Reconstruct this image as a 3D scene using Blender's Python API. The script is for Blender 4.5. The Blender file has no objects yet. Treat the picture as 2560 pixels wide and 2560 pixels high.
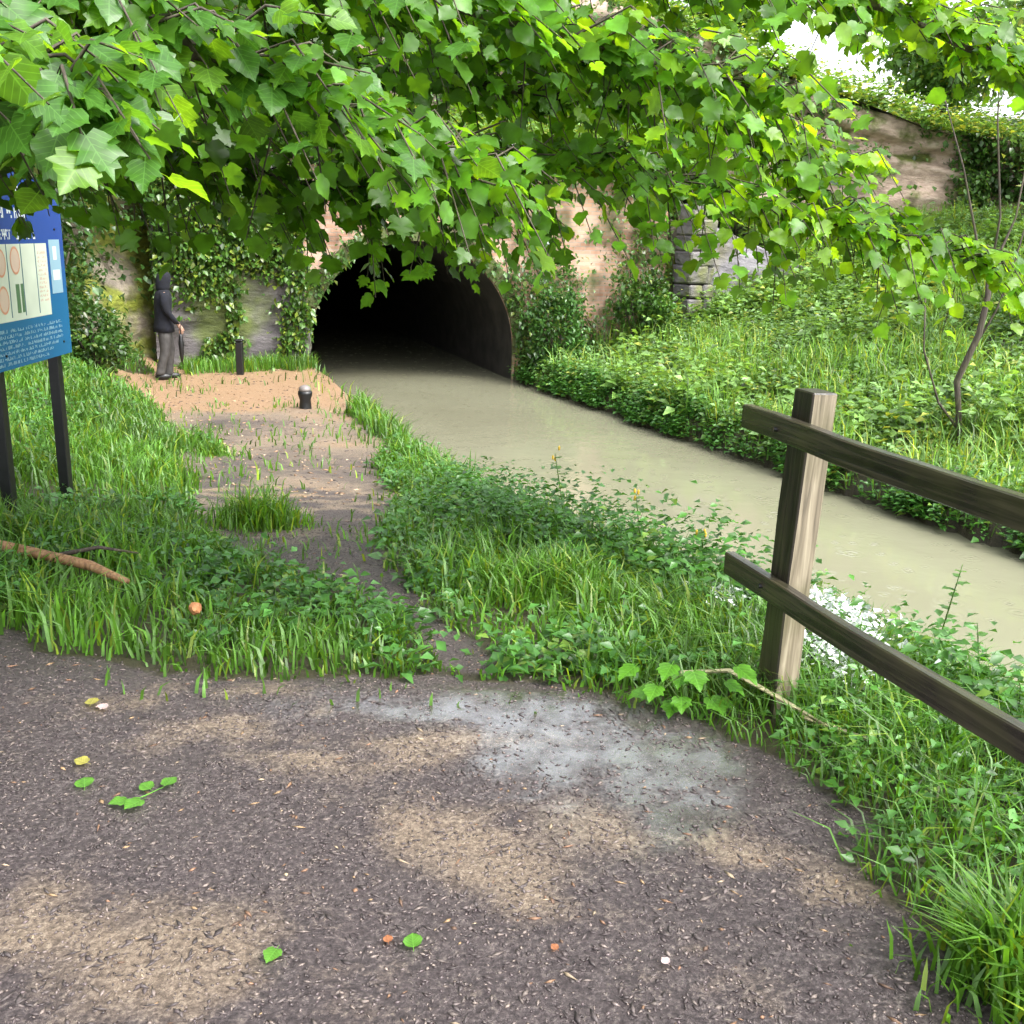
import bpy, bmesh, math, random
import numpy as np
from mathutils import Vector, Matrix
PI = math.pi
R = math.radians
SC = bpy.context.scene
COL = SC.collection
random.seed(7)
rng = np.random.default_rng(11)

# ------------------------------------------------------------------ camera, sky, sun, exposure
cam_d = bpy.data.cameras.new('camera')
cam = bpy.data.objects.new('camera', cam_d)
COL.objects.link(cam)
cam_d.sensor_width = 36.0
cam_d.lens = 36.0 * 2567 / 2560
cam_d.clip_start = 0.05
cam_d.clip_end = 1500
PITCH = R(15.2)
ROLL = R(1.5)
fwd = Vector((0, math.cos(PITCH), -math.sin(PITCH)))
r0 = Vector((1, 0, 0))
u0 = r0.cross(fwd)
rt = r0 * math.cos(ROLL) + u0 * math.sin(ROLL)
up = -r0 * math.sin(ROLL) + u0 * math.cos(ROLL)
m3 = Matrix((rt, up, -fwd)).transposed()
cam.matrix_world = Matrix.Translation((0, 0, 2.85)) @ m3.to_4x4()
SC.camera = cam

SUN_EL, SUN_AZ = R(55), R(122)        # azimuth measured from +Y towards +X
w = bpy.data.worlds.new('World')
SC.world = w
w.use_nodes = True
nt = w.node_tree
nt.nodes.clear()
out = nt.nodes.new('ShaderNodeOutputWorld')
bg = nt.nodes.new('ShaderNodeBackground')
sky = nt.nodes.new('ShaderNodeTexSky')
sky.sky_type = 'NISHITA'
sky.sun_disc = False
sky.sun_elevation = SUN_EL
sky.sun_rotation = SUN_AZ
sky.dust_density = 4.0
sky.air_density = 1.0
hsv = nt.nodes.new('ShaderNodeHueSaturation')
hsv.inputs['Saturation'].default_value = 0.25
nt.links.new(sky.outputs[0], hsv.inputs['Color'])
nt.links.new(hsv.outputs[0], bg.inputs[0])
bg.inputs[1].default_value = 0.15
nt.links.new(bg.outputs[0], out.inputs[0])

sun_d = bpy.data.lights.new('sun', 'SUN')
sun_d.energy = 0.5
sun_d.angle = R(25)
sun_d.color = (1.0, 0.97, 0.92)
sun = bpy.data.objects.new('sun', sun_d)
COL.objects.link(sun)
sdir = Vector((math.sin(SUN_AZ) * math.cos(SUN_EL), math.cos(SUN_AZ) * math.cos(SUN_EL), math.sin(SUN_EL)))
sun.rotation_euler = sdir.to_track_quat('Z', 'Y').to_euler()
sun.location = sdir * 50

SC.view_settings.view_transform = 'Standard'
SC.view_settings.look = 'None'
SC.view_settings.gamma = 1.0
SC.view_settings.use_curve_mapping = False
SC.view_settings.exposure = 2.25
SC.render.engine = 'CYCLES'
SC.cycles.max_bounces = 6
SC.cycles.diffuse_bounces = 3
SC.cycles.glossy_bounces = 3
SC.cycles.transmission_bounces = 4

# ------------------------------------------------------------------ helpers
def tag(o, label=None, cat=None, group=None, kind=None):
    if label: o['label'] = label
    if cat: o['category'] = cat
    if group: o['group'] = group
    if kind: o['kind'] = kind
    return o

def empty(name, loc=(0, 0, 0), rz=0.0):
    o = bpy.data.objects.new(name, None)
    o.empty_display_size = 0.1
    COL.objects.link(o)
    o.location = loc
    o.rotation_euler = (0, 0, rz)
    return o

def link(name, me, m=None, parent=None):
    if m is not None and len(me.materials) == 0: me.materials.append(m)
    o = bpy.data.objects.new(name, me)
    COL.objects.link(o)
    if parent is not None: o.parent = parent
    return o

def np_mesh(name, verts, polys, m=None, tint=None, smooth=False):
    """verts (N,3); polys: list of (K,k) index arrays; tint (N,3) -> colour attribute 'tint'"""
    me = bpy.data.meshes.new(name)
    verts = np.asarray(verts, dtype=np.float32)
    me.vertices.add(len(verts))
    me.vertices.foreach_set('co', verts.ravel())
    li, ls, st = [], [], 0
    for p in polys:
        p = np.asarray(p, dtype=np.int32)
        if len(p) == 0: continue
        li.append(p.ravel())
        ls.append(st + np.arange(len(p), dtype=np.int32) * p.shape[1])
        st += p.size
    li = np.concatenate(li); ls = np.concatenate(ls)
    me.loops.add(len(li))
    me.loops.foreach_set('vertex_index', li)
    me.polygons.add(len(ls))
    me.polygons.foreach_set('loop_start', ls)
    me.update(calc_edges=True)
    me.validate()
    if smooth: me.polygons.foreach_set('use_smooth', np.ones(len(me.polygons), dtype=bool))
    if tint is not None:
        ca = me.color_attributes.new('tint', 'FLOAT_COLOR', 'POINT')
        c = np.ones((len(verts), 4), dtype=np.float32)
        c[:, :3] = tint
        ca.data.foreach_set('color', c.ravel())
    if m: me.materials.append(m)
    return me

def _h(ix, iy, iz, s):
    n = (ix * 374761393 + iy * 668265263 + iz * 2147483647 + s * 974634777) & 0xffffffff
    n = ((n ^ (n >> 13)) * 1274126177) & 0xffffffff
    n = (n ^ (n >> 16)) & 0xffffffff
    return n / 4294967295.0

def vnoise(x, y, z=0.0, s=0):
    x = np.asarray(x, float); y = np.asarray(y, float); z = np.zeros_like(x) + z
    xi, yi, zi = np.floor(x).astype(np.int64), np.floor(y).astype(np.int64), np.floor(z).astype(np.int64)
    fx, fy, fz = x - xi, y - yi, z - zi
    fx, fy, fz = [f * f * (3 - 2 * f) for f in (fx, fy, fz)]
    r = 0
    for a in (0, 1):
        for b in (0, 1):
            for c in (0, 1):
                wgt = (fx if a else 1 - fx) * (fy if b else 1 - fy) * (fz if c else 1 - fz)
                r = r + wgt * _h(xi + a, yi + b, zi + c, s)
    return r

def fbm(x, y, z=0.0, s=0, o=4):
    r = 0; a = 0.5; f = 1.0
    for i in range(o):
        r = r + a * vnoise(np.asarray(x) * f, np.asarray(y) * f, np.asarray(z) * f, s + i)
        a *= 0.5; f *= 2.03
    return r / (1 - 0.5 ** o)

def sstep(a, b, x):
    t = np.clip((np.asarray(x, float) - a) / (b - a), 0, 1)
    return t * t * (3 - 2 * t)

# ------------------------------------------------------------------ materials
def mat(name):
    m = bpy.data.materials.new(name)
    m.use_nodes = True
    n = m.node_tree
    return m, n, n.nodes['Principled BSDF'], n.nodes['Material Output']

def node(n, t, **k):
    a = n.nodes.new(t)
    for q, v in k.items():
        if q in a.inputs.keys(): a.inputs[q].default_value = v
        else: setattr(a, q, v)
    return a

def ramp(n, src, stops):
    r_ = n.nodes.new('ShaderNodeValToRGB')
    e = r_.color_ramp.elements
    while len(e) < len(stops): e.new(0.5)
    for i, (p, c) in enumerate(stops):
        e[i].position = p
        e[i].color = (*c, 1) if len(c) == 3 else c
    n.links.new(src, r_.inputs[0])
    return r_

def mixc(n, fac, a, b, mode='MIX'):
    x = n.nodes.new('ShaderNodeMix')
    x.data_type = 'RGBA'; x.blend_type = mode
    for v, i in ((fac, 0), (a, 6), (b, 7)):
        if hasattr(v, 'links'): n.links.new(v, x.inputs[i])
        elif i == 0: x.inputs[0].default_value = v
        else: x.inputs[i].default_value = (*v, 1)
    return x.outputs[2]

def leaf_mat(name, base, rough=0.38, trans=0.45, spec=0.5, tcol=None, attr=True, var=0.35):
    m, n, b, o = mat(name)
    geo = node(n, 'ShaderNodeTexCoord')
    nz = node(n, 'ShaderNodeTexNoise'); nz.inputs['Scale'].default_value = 14.0 if attr else 2.2; nz.inputs['Detail'].default_value = 3
    n.links.new(geo.outputs['Object'], nz.inputs['Vector'])
    col = ramp(n, nz.outputs['Fac'], [(0.3, tuple(c * (1 - var) for c in base)), (0.7, tuple(min(1, c * (1 + var)) for c in base))]).outputs[0]
    if attr:
        at = node(n, 'ShaderNodeAttribute'); at.attribute_name = 'tint'
        col = mixc(n, 1.0, col, at.outputs['Color'], 'MULTIPLY')
    if not attr:
        sx = node(n, 'ShaderNodeSeparateXYZ'); n.links.new(geo.outputs['Object'], sx.inputs[0])
        def mth(op, a, b_=None):
            q = node(n, 'ShaderNodeMath', operation=op)
            for i_, v_ in enumerate((a, b_)):
                if v_ is None: continue
                if hasattr(v_, 'links'): n.links.new(v_, q.inputs[i_])
                else: q.inputs[i_].default_value = v_
            return q.outputs[0]
        ax = mth('ABSOLUTE', sx.outputs[0])
        ln = mth('FRACT', mth('MULTIPLY', mth('SUBTRACT', sx.outputs[1], mth('MULTIPLY', ax, .85)), 6.0))
        side_ = mth('LESS_THAN', ln, .12)
        mid_ = mth('LESS_THAN', ax, .014)
        vm = mth('MULTIPLY', mth('MAXIMUM', side_, mid_), .45)
        col = mixc(n, vm, col, tuple(min(1, c * 2.0 + .02) for c in base))
    n.links.new(col, b.inputs['Base Color'])
    b.inputs['Roughness'].default_value = rough
    b.inputs['Specular IOR Level'].default_value = spec
    tr = node(n, 'ShaderNodeBsdfTranslucent')
    tc = mixc(n, 1.0, col, tcol or (1.9, 1.7, 0.7), 'MULTIPLY')
    n.links.new(tc, tr.inputs['Color'])
    mx = node(n, 'ShaderNodeMixShader'); mx.inputs[0].default_value = trans
    n.links.new(b.outputs[0], mx.inputs[1]); n.links.new(tr.outputs[0], mx.inputs[2])
    n.links.new(mx.outputs[0], o.inputs['Surface'])
    return m

def simple(name, base, rough=0.6, scale=8, var=0.25, bump=0.3, metal=0.0, stretch=None, detail=5):
    m, n, b, o = mat(name)
    tc = node(n, 'ShaderNodeTexCoord')
    src = tc.outputs['Object']
    if stretch:
        mp = node(n, 'ShaderNodeMapping'); mp.inputs['Scale'].default_value = stretch
        n.links.new(src, mp.inputs['Vector']); src = mp.outputs[0]
    nz = node(n, 'ShaderNodeTexNoise'); nz.inputs['Scale'].default_value = scale; nz.inputs['Detail'].default_value = detail
    n.links.new(src, nz.inputs['Vector'])
    c = ramp(n, nz.outputs['Fac'], [(0.3, tuple(x * (1 - var) for x in base)), (0.72, tuple(min(1, x * (1 + var)) for x in base))])
    n.links.new(c.outputs[0], b.inputs['Base Color'])
    b.inputs['Roughness'].default_value = rough
    b.inputs['Metallic'].default_value = metal
    if bump:
        bp = node(n, 'ShaderNodeBump'); bp.inputs['Strength'].default_value = bump; bp.inputs['Distance'].default_value = 0.02
        n.links.new(nz.outputs['Fac'], bp.inputs['Height']); n.links.new(bp.outputs[0], b.inputs['Normal'])
    return m

def ground_mat():
    m, n, b, o = mat('ground_soil')
    at = node(n, 'ShaderNodeAttribute'); at.attribute_name = 'tint'
    sp = node(n, 'ShaderNodeSeparateColor'); n.links.new(at.outputs['Color'], sp.inputs[0])
    tc = node(n, 'ShaderNodeTexCoord'); P = tc.outputs['Object']
    def nz(s, d=5, r=0.6):
        a = node(n, 'ShaderNodeTexNoise'); a.inputs['Scale'].default_value = s; a.inputs['Detail'].default_value = d
        a.inputs['Roughness'].default_value = r
        n.links.new(P, a.inputs['Vector']); return a.outputs['Fac']
    fine = nz(70, 6, 0.75); mid = nz(9, 4)
    dark = ramp(n, fine, [(0.34, (0.026, 0.019, 0.020)), (0.5, (0.072, 0.055, 0.056)), (0.6, (0.135, 0.108, 0.105)), (0.7, (0.28, 0.23, 0.20))]).outputs[0]
    sand = ramp(n, fine, [(0.32, (0.10, 0.072, 0.05)), (0.5, (0.22, 0.165, 0.12)), (0.68, (0.42, 0.335, 0.25))]).outputs[0]
    soil = ramp(n, fine, [(0.35, (0.025, 0.02, 0.012)), (0.65, (0.075, 0.06, 0.03))]).outputs[0]
    # sandy mask broken up by noise
    ma = node(n, 'ShaderNodeMath', operation='MULTIPLY_ADD'); n.links.new(mid, ma.inputs[0]); ma.inputs[1].default_value = 1.1
    ad0 = node(n, 'ShaderNodeMath', operation='SUBTRACT'); n.links.new(sp.outputs[1], ad0.inputs[0]); ad0.inputs[1].default_value = 1.22
    ad = node(n, 'ShaderNodeMath', operation='MULTIPLY_ADD'); n.links.new(fine, ad.inputs[0]); ad.inputs[1].default_value = 1.2; n.links.new(ad0.outputs[0], ad.inputs[2])
    n.links.new(ad.outputs[0], ma.inputs[2])
    sm = ramp(n, ma.outputs[0], [(0.10, (0, 0, 0)), (1.15, (1, 1, 1))]).outputs[0]
    warm = node(n, 'ShaderNodeMapRange'); n.links.new(sp.outputs[1], warm.inputs[0]); warm.inputs['From Min'].default_value = 1.0; warm.inputs['From Max'].default_value = 1.6
    sand = mixc(n, warm.outputs[0], sand, ramp(n, fine, [(.32, (.17, .10, .055)), (.66, (.42, .27, .16))]).outputs[0])
    path = mixc(n, sm, dark, sand)
    pm = ramp(n, sp.outputs[0], [(0.3, (0, 0, 0)), (0.6, (1, 1, 1))]).outputs[0]
    col = mixc(n, pm, soil, path)
    n.links.new(col, b.inputs['Base Color'])
    b.inputs['Coat Roughness'].default_value = .06; b.inputs['Coat IOR'].default_value = 3.8
    cwf = node(n, 'ShaderNodeMath', operation='MULTIPLY_ADD'); n.links.new(fine, cwf.inputs[0]); cwf.inputs[1].default_value = .9; n.links.new(sp.outputs[2], cwf.inputs[2])
    cwm = node(n, 'ShaderNodeMapRange'); n.links.new(cwf.outputs[0], cwm.inputs[0]); cwm.inputs['From Min'].default_value = .78; cwm.inputs['From Max'].default_value = 1.25; cm = node(n, 'ShaderNodeMath', operation='MULTIPLY')
    cr = ramp(n, mid, [(.35, (.35, .35, .35)), (.6, (1, 1, 1))])
    n.links.new(cwm.outputs[0], cm.inputs[0]); n.links.new(cr.outputs[0], cm.inputs[1]); n.links.new(cm.outputs[0], b.inputs['Coat Weight'])
    bw = node(n, 'ShaderNodeBump'); bw.inputs['Strength'].default_value = .3; bw.inputs['Distance'].default_value = .003; n.links.new(fine, bw.inputs['Height']); n.links.new(bw.outputs[0], b.inputs['Coat Normal'])
    wet = node(n, 'ShaderNodeMapRange'); n.links.new(sp.outputs[2], wet.inputs[0])
    wet.inputs['To Min'].default_value = 0.55; wet.inputs['To Max'].default_value = 0.16
    n.links.new(wet.outputs[0], b.inputs['Roughness'])
    bp = node(n, 'ShaderNodeBump'); bp.inputs['Strength'].default_value = 1.0; bp.inputs['Distance'].default_value = 0.02
    n.links.new(fine, bp.inputs['Height'])
    bp2 = node(n, 'ShaderNodeBump'); bp2.inputs['Strength'].default_value = 0.5; bp2.inputs['Distance'].default_value = 0.05
    n.links.new(mid, bp2.inputs['Height']); n.links.new(bp.outputs[0], bp2.inputs['Normal'])
    n.links.new(bp2.outputs[0], b.inputs['Normal'])
    return m

def rock_mat(name, c1, c2, moss=(0.10, 0.12, 0.02), mossamt=0.5, scale=1.4):
    m, n, b, o = mat(name)
    tc = node(n, 'ShaderNodeTexCoord')
    mp = node(n, 'ShaderNodeMapping'); mp.inputs['Scale'].default_value = (1, 1, 2.6); n.links.new(tc.outputs['Object'], mp.inputs['Vector'])
    a = node(n, 'ShaderNodeTexNoise'); a.inputs['Scale'].default_value = scale * 2; a.inputs['Detail'].default_value = 9; a.inputs['Roughness'].default_value = 0.65
    n.links.new(mp.outputs[0], a.inputs['Vector'])
    g = node(n, 'ShaderNodeTexNoise'); g.inputs['Scale'].default_value = scale; g.inputs['Detail'].default_value = 6
    n.links.new(tc.outputs['Object'], g.inputs['Vector'])
    c = ramp(n, a.outputs['Fac'], [(0.3, tuple(x * 0.55 for x in c1)), (0.5, c1), (0.68, c2)]).outputs[0]
    k = ramp(n, g.outputs['Fac'], [(0.62 - 0.3 * mossamt, (0, 0, 0)), (0.72 - 0.25 * mossamt, (1, 1, 1))]).outputs[0]
    ms = ramp(n, a.outputs['Fac'], [(0.35, tuple(x * 0.5 for x in moss)), (0.65, tuple(x * 1.6 for x in moss))]).outputs[0]
    n.links.new(mixc(n, k, c, ms), b.inputs['Base Color'])
    b.inputs['Roughness'].default_value = 0.75
    bp = node(n, 'ShaderNodeBump'); bp.inputs['Strength'].default_value = 0.9; bp.inputs['Distance'].default_value = 0.08
    n.links.new(a.outputs['Fac'], bp.inputs['Height']); n.links.new(bp.outputs[0], b.inputs['Normal'])
    return m

def brick_mat():
    m, n, b, o = mat('old_brickwork')
    tc = node(n, 'ShaderNodeTexCoord')
    sx = node(n, 'ShaderNodeSeparateXYZ'); n.links.new(tc.outputs['Object'], sx.inputs[0])
    cx = node(n, 'ShaderNodeCombineXYZ')
    n.links.new(sx.outputs[0], cx.inputs[0]); n.links.new(sx.outputs[2], cx.inputs[1])
    br = node(n, 'ShaderNodeTexBrick')
    br.inputs['Scale'].default_value = 1.0
    br.inputs['Brick Width'].default_value = 0.225; br.inputs['Row Height'].default_value = 0.075
    br.inputs['Mortar Size'].default_value = 0.008
    br.inputs['Color1'].default_value = (0.52, 0.29, 0.19, 1); br.inputs['Color2'].default_value = (0.60, 0.40, 0.30, 1)
    br.inputs['Mortar'].default_value = (0.46, 0.38, 0.31, 1)
    n.links.new(cx.outputs[0], br.inputs['Vector'])
    a = node(n, 'ShaderNodeTexNoise'); a.inputs['Scale'].default_value = 1.6; a.inputs['Detail'].default_value = 8
    n.links.new(tc.outputs['Object'], a.inputs['Vector'])
    k = ramp(n, a.outputs['Fac'], [(0.38, (0.35, 0.30, 0.26)), (0.55, (1, 1, 1)), (0.7, (1.25, 1.2, 1.1))]).outputs[0]
    c = mixc(n, 0.85, br.outputs['Color'], k, 'MULTIPLY')
    g = node(n, 'ShaderNodeTexNoise'); g.inputs['Scale'].default_value = 0.9; g.inputs['Detail'].default_value = 6
    n.links.new(tc.outputs['Object'], g.inputs['Vector'])
    mk = ramp(n, g.outputs['Fac'], [(0.55, (0, 0, 0)), (0.68, (1, 1, 1))]).outputs[0]
    n.links.new(mixc(n, mk, c, (0.07, 0.09, 0.025)), b.inputs['Base Color'])
    b.inputs['Roughness'].default_value = 0.8
    bp = node(n, 'ShaderNodeBump'); bp.inputs['Strength'].default_value = 0.7; bp.inputs['Distance'].default_value = 0.02; bp.invert = True
    n.links.new(br.outputs['Fac'], bp.inputs['Height']); n.links.new(bp.outputs[0], b.inputs['Normal'])
    return m

def water_mat():
    m, n, b, o = mat('murky_water')
    tc = node(n, 'ShaderNodeTexCoord')
    a = node(n, 'ShaderNodeTexNoise'); a.inputs['Scale'].default_value = 3.0; a.inputs['Detail'].default_value = 4
    n.links.new(tc.outputs['Object'], a.inputs['Vector'])
    g = node(n, 'ShaderNodeTexNoise'); g.inputs['Scale'].default_value = 0.35; g.inputs['Detail'].default_value = 3
    n.links.new(tc.outputs['Object'], g.inputs['Vector'])
    c = ramp(n, g.outputs['Fac'], [(0.35, (0.175, 0.170, 0.115)), (0.65, (0.205, 0.202, 0.138))]).outputs[0]
    n.links.new(c, b.inputs['Base Color'])
    b.inputs['Roughness'].default_value = 0.06
    b.inputs['IOR'].default_value = 1.33
    b.inputs['Specular IOR Level'].default_value = 0.75
    def drops(sc, f0):
        vo = node(n, 'ShaderNodeTexVoronoi'); vo.inputs['Scale'].default_value = sc; vo.inputs['Randomness'].default_value = 1
        n.links.new(tc.outputs['Object'], vo.inputs['Vector'])
        m1 = node(n, 'ShaderNodeMath', operation='MULTIPLY'); n.links.new(vo.outputs['Distance'], m1.inputs[0]); m1.inputs[1].default_value = f0
        sn = node(n, 'ShaderNodeMath', operation='SINE'); n.links.new(m1.outputs[0], sn.inputs[0])
        fl = node(n, 'ShaderNodeMapRange'); n.links.new(vo.outputs['Distance'], fl.inputs[0]); fl.inputs['From Min'].default_value = .05; fl.inputs['From Max'].default_value = .38; fl.inputs['To Min'].default_value = 1; fl.inputs['To Max'].default_value = 0
        ml = node(n, 'ShaderNodeMath', operation='MULTIPLY'); n.links.new(sn.outputs[0], ml.inputs[0]); n.links.new(fl.outputs[0], ml.inputs[1])
        return ml.outputs[0]
    d1 = drops(2.2, 45); d2 = drops(4.5, 38)
    sm = node(n, 'ShaderNodeMath', operation='ADD'); n.links.new(d1, sm.inputs[0]); n.links.new(d2, sm.inputs[1])
    bp = node(n, 'ShaderNodeBump'); bp.inputs['Strength'].default_value = 0.35; bp.inputs['Distance'].default_value = 0.02
    n.links.new(a.outputs['Fac'], bp.inputs['Height'])
    bq = node(n, 'ShaderNodeBump'); bq.inputs['Strength'].default_value = 0.5; bq.inputs['Distance'].default_value = 0.003
    n.links.new(sm.outputs[0], bq.inputs['Height']); n.links.new(bp.outputs[0], bq.inputs['Normal'])
    n.links.new(bq.outputs[0], b.inputs['Normal'])
    return m

def wood_mat(name, base, alt, green=0.0, rough=0.6):
    m, n, b, o = mat(name)
    tc = node(n, 'ShaderNodeTexCoord')
    mp = node(n, 'ShaderNodeMapping'); mp.inputs['Scale'].default_value = (30, 30, 1.5)
    n.links.new(tc.outputs['Object'], mp.inputs['Vector'])
    a = node(n, 'ShaderNodeTexNoise'); a.inputs['Scale'].default_value = 2.0; a.inputs['Detail'].default_value = 7; a.inputs['Distortion'].default_value = 0.6
    n.links.new(mp.outputs[0], a.inputs['Vector'])
    c = ramp(n, a.outputs['Fac'], [(0.3, tuple(x * 0.45 for x in base)), (0.48, base), (0.7, alt)]).outputs[0]
    if green:
        g = node(n, 'ShaderNodeTexNoise'); g.inputs['Scale'].default_value = 4.0; g.inputs['Detail'].default_value = 5
        n.links.new(tc.outputs['Object'], g.inputs['Vector'])
        k = ramp(n, g.outputs['Fac'], [(0.45, (0, 0, 0)), (0.7, (green, green, green))]).outputs[0]
        c = mixc(n, k, c, (0.07, 0.075, 0.02))
    n.links.new(c, b.inputs['Base Color'])
    b.inputs['Roughness'].default_value = rough
    bp = node(n, 'ShaderNodeBump'); bp.inputs['Strength'].default_value = 0.6; bp.inputs['Distance'].default_value = 0.004
    n.links.new(a.outputs['Fac'], bp.inputs['Height']); n.links.new(bp.outputs[0], b.inputs['Normal'])
    return m

def flat(name, c, rough=0.5):
    m, n, b, o = mat(name)
    b.inputs['Base Color'].default_value = (*c, 1); b.inputs['Roughness'].default_value = rough
    return m

M = {}
M['ground'] = ground_mat()
M['water'] = water_mat()
M['grass'] = leaf_mat('grass_blade', (0.075, 0.180, 0.020), rough=0.42, trans=0.35)
M['herb'] = leaf_mat('herb_leaf', (0.052, 0.145, 0.025), rough=0.36, trans=0.3)
M['pale_herb'] = leaf_mat('pale_herb_leaf', (0.120, 0.23, 0.062), rough=0.36, trans=0.3)
M['ivy'] = leaf_mat('ivy_leaf', (0.045, 0.105, 0.022), rough=0.30, trans=0.25)
M['canopy'] = leaf_mat('canopy_leaf', (0.075, 0.19, 0.018), rough=0.36, trans=0.55, tcol=(2.4, 1.9, 0.5))
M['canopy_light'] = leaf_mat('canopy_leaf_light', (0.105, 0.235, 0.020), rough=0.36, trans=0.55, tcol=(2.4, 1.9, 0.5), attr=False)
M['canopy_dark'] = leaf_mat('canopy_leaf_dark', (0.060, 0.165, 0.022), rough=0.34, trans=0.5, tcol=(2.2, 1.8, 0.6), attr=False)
M['bark'] = wood_mat('bark', (0.055, 0.042, 0.032), (0.11, 0.09, 0.07), 0.5, 0.85)
M['brick'] = brick_mat()
M['sandstone'] = rock_mat('sandstone', (0.52, 0.38, 0.30), (0.66, 0.52, 0.43), mossamt=0.25)
M['mossrock'] = rock_mat('mossy_rock', (0.20, 0.17, 0.13), (0.30, 0.26, 0.19), moss=(0.13, 0.15, 0.015), mossamt=0.75)
M['greystone'] = rock_mat('grey_stone', (0.18, 0.165, 0.17), (0.30, 0.28, 0.285), moss=(.12, .125, .05), mossamt=0.22, scale=1.1)
M['abut'] = rock_mat('weathered_masonry', (0.10, 0.088, 0.09), (0.185, 0.168, 0.17), moss=(.08, .10, .025), mossamt=0.5, scale=.9)
M['wing'] = rock_mat('grey_render', (0.22, 0.205, 0.225), (0.34, 0.32, 0.345), moss=(.12, .11, .04), mossamt=0.2, scale=.9)
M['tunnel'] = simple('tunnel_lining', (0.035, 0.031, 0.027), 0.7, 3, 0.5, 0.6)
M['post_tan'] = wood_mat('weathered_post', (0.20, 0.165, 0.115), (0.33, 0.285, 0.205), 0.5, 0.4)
M['post_dark'] = wood_mat('post_shade_timber', (0.020, 0.016, 0.012), (0.045, 0.037, 0.024), 0.3, 0.38)
M['rail'] = wood_mat('wet_rail', (0.024, 0.020, 0.016), (0.06, 0.05, 0.034), 0.3, 0.26)
M['black'] = simple('black_paint', (0.006, 0.006, 0.007), 0.4, 20, 0.3, 0.1)
M['leaf_yellow'] = flat('yellow_petal', (0.60, 0.38, 0.03))
M['white_glare'] = flat('white_glare', (0.66, 0.70, 0.68))  # bright water glare put into the colour of these flecks

# ------------------------------------------------------------------ the lie of the land
def fn(pts):
    a = np.array(pts, float)
    return lambda t: np.interp(t, a[:, 0], a[:, 1])
baseZ = fn([(-5, 1.25), (3.4, 1.25), (5, 1.08), (6.5, .90), (8.5, .70), (11, .55), (14, .46), (30, .42)])
pathL = fn([(3.6, -1.3), (5, -1.0), (6, -1.6), (7.5, -2.3), (9, -2.8), (12, -4.0), (16, -5.7), (19, -6.2), (30, -9)])
edgeL = lambda Y: np.where(Y < 0, 4.2 - 0.44 * np.minimum(Y, 0), np.interp(Y, [0, 1.5, 3, 4, 5, 5.9, 7.2, 8.5, 10.4, 12.7, 17.1, 19.3, 30], [4.2, 3.6, 3.05, 2.6, 1.95, 1.35, .6, 0.0, -.75, -1.45, -2.9, -3.75, -7.4]))
edgeR = lambda Y: -0.1 + (20.6 - Y) * 0.44 + .34 * (fbm(np.asarray(Y, float) * .9, 0 * np.asarray(Y, float), 0, 131) - .5) * np.clip((19.5 - np.asarray(Y, float)) / 3, 0, 1)
bankW = fn([(-5, 1.4), (1, 1.5), (4, 1.25), (6, .9), (8, .6), (10, .3), (30, .25)])

PM = np.array([-1.97, 19.95])          # middle of the portal
PE = np.array([0.9435, 0.3312])        # along the portal
PN = np.array([-0.3312, 0.9435])       # into the hill
def en(x, y):
    dx, dy = x - PM[0], y - PM[1]
    return dx * PE[0] + dy * PE[1], dx * PN[0] + dy * PN[1]

def right_slope(x, y):
    d = (x - edgeR(y)) * 0.915
    h = 0.36 + 0.30 * np.maximum(d - 1.0, 0) + 0.10 * (fbm(x * .9, y * .9, 0, 5) - .5)
    h = np.minimum(h, 5.0 + 0.02 * d)
    return h, d

def ground_z(x, y):
    x = np.asarray(x, float); y = np.asarray(y, float)
    b = baseZ(y)
    d = np.maximum(pathL(y) - x, 0)
    k = np.interp(y, [3, 6, 9, 13, 18], [.03, .10, .22, .40, .5])
    rise = k * d ** 1.15
    rise = np.minimum(rise, 7)
    left = b + rise + 0.05 * (fbm(x * 1.3, y * 1.3, 0, 2) - .5) * sstep(0, 1, d)
    near = (y < 5) & (x > -6)
    left = left + 0.022 * (fbm(x * 3, y * 3, 0, 9) - .5) + 0.010 * (fbm(x * 9, y * 9, 0, 10) - .5) * (1 - np.clip(blob(x, y, .3, 2.9, .4, .3) * 1.2, 0, 1))
    s = edgeL(y) - x
    wv = bankW(y)
    t = sstep(0, 1, (s + 0.05) / wv)
    L = np.where(s > -0.05, 0.10 + (left - 0.10) * t, -0.7)
    rs, dr = right_slope(x, y)
    Rr = np.where(dr > 0, 0.10 + (rs - 0.10) * sstep(0, 0.22, dr), -0.7)
    e_, n_ = en(x, y)
    return np.where(dr > -0.02, Rr, L)

def branch_path(x, y):
    pts = np.array([(-.15, 3.7, .05), (-.40, 4.35, .12), (-.72, 5.0, .24), (-1.12, 5.8, .42), (-1.45, 6.6, .62), (-1.75, 8.0, .80), (-2.3, 10.5, .92), (-3.3, 13.0, 1.15), (-4.1, 15.2, 1.75), (-4.4, 17.5, 1.9), (-4.7, 19.5, 1.9)])
    best = np.full(np.shape(x), -9.0)
    for (x0, y0, w0), (x1, y1, w1) in zip(pts[:-1], pts[1:]):
        dx, dy = x1 - x0, y1 - y0
        t = np.clip(((x - x0) * dx + (y - y0) * dy) / (dx * dx + dy * dy), 0, 1)
        dd = np.hypot(x - x0 - t * dx, y - y0 - t * dy)
        best = np.maximum(best, (w0 + t * (w1 - w0)) - dd)
    return best          # >0 inside, metres from the edge

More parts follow.
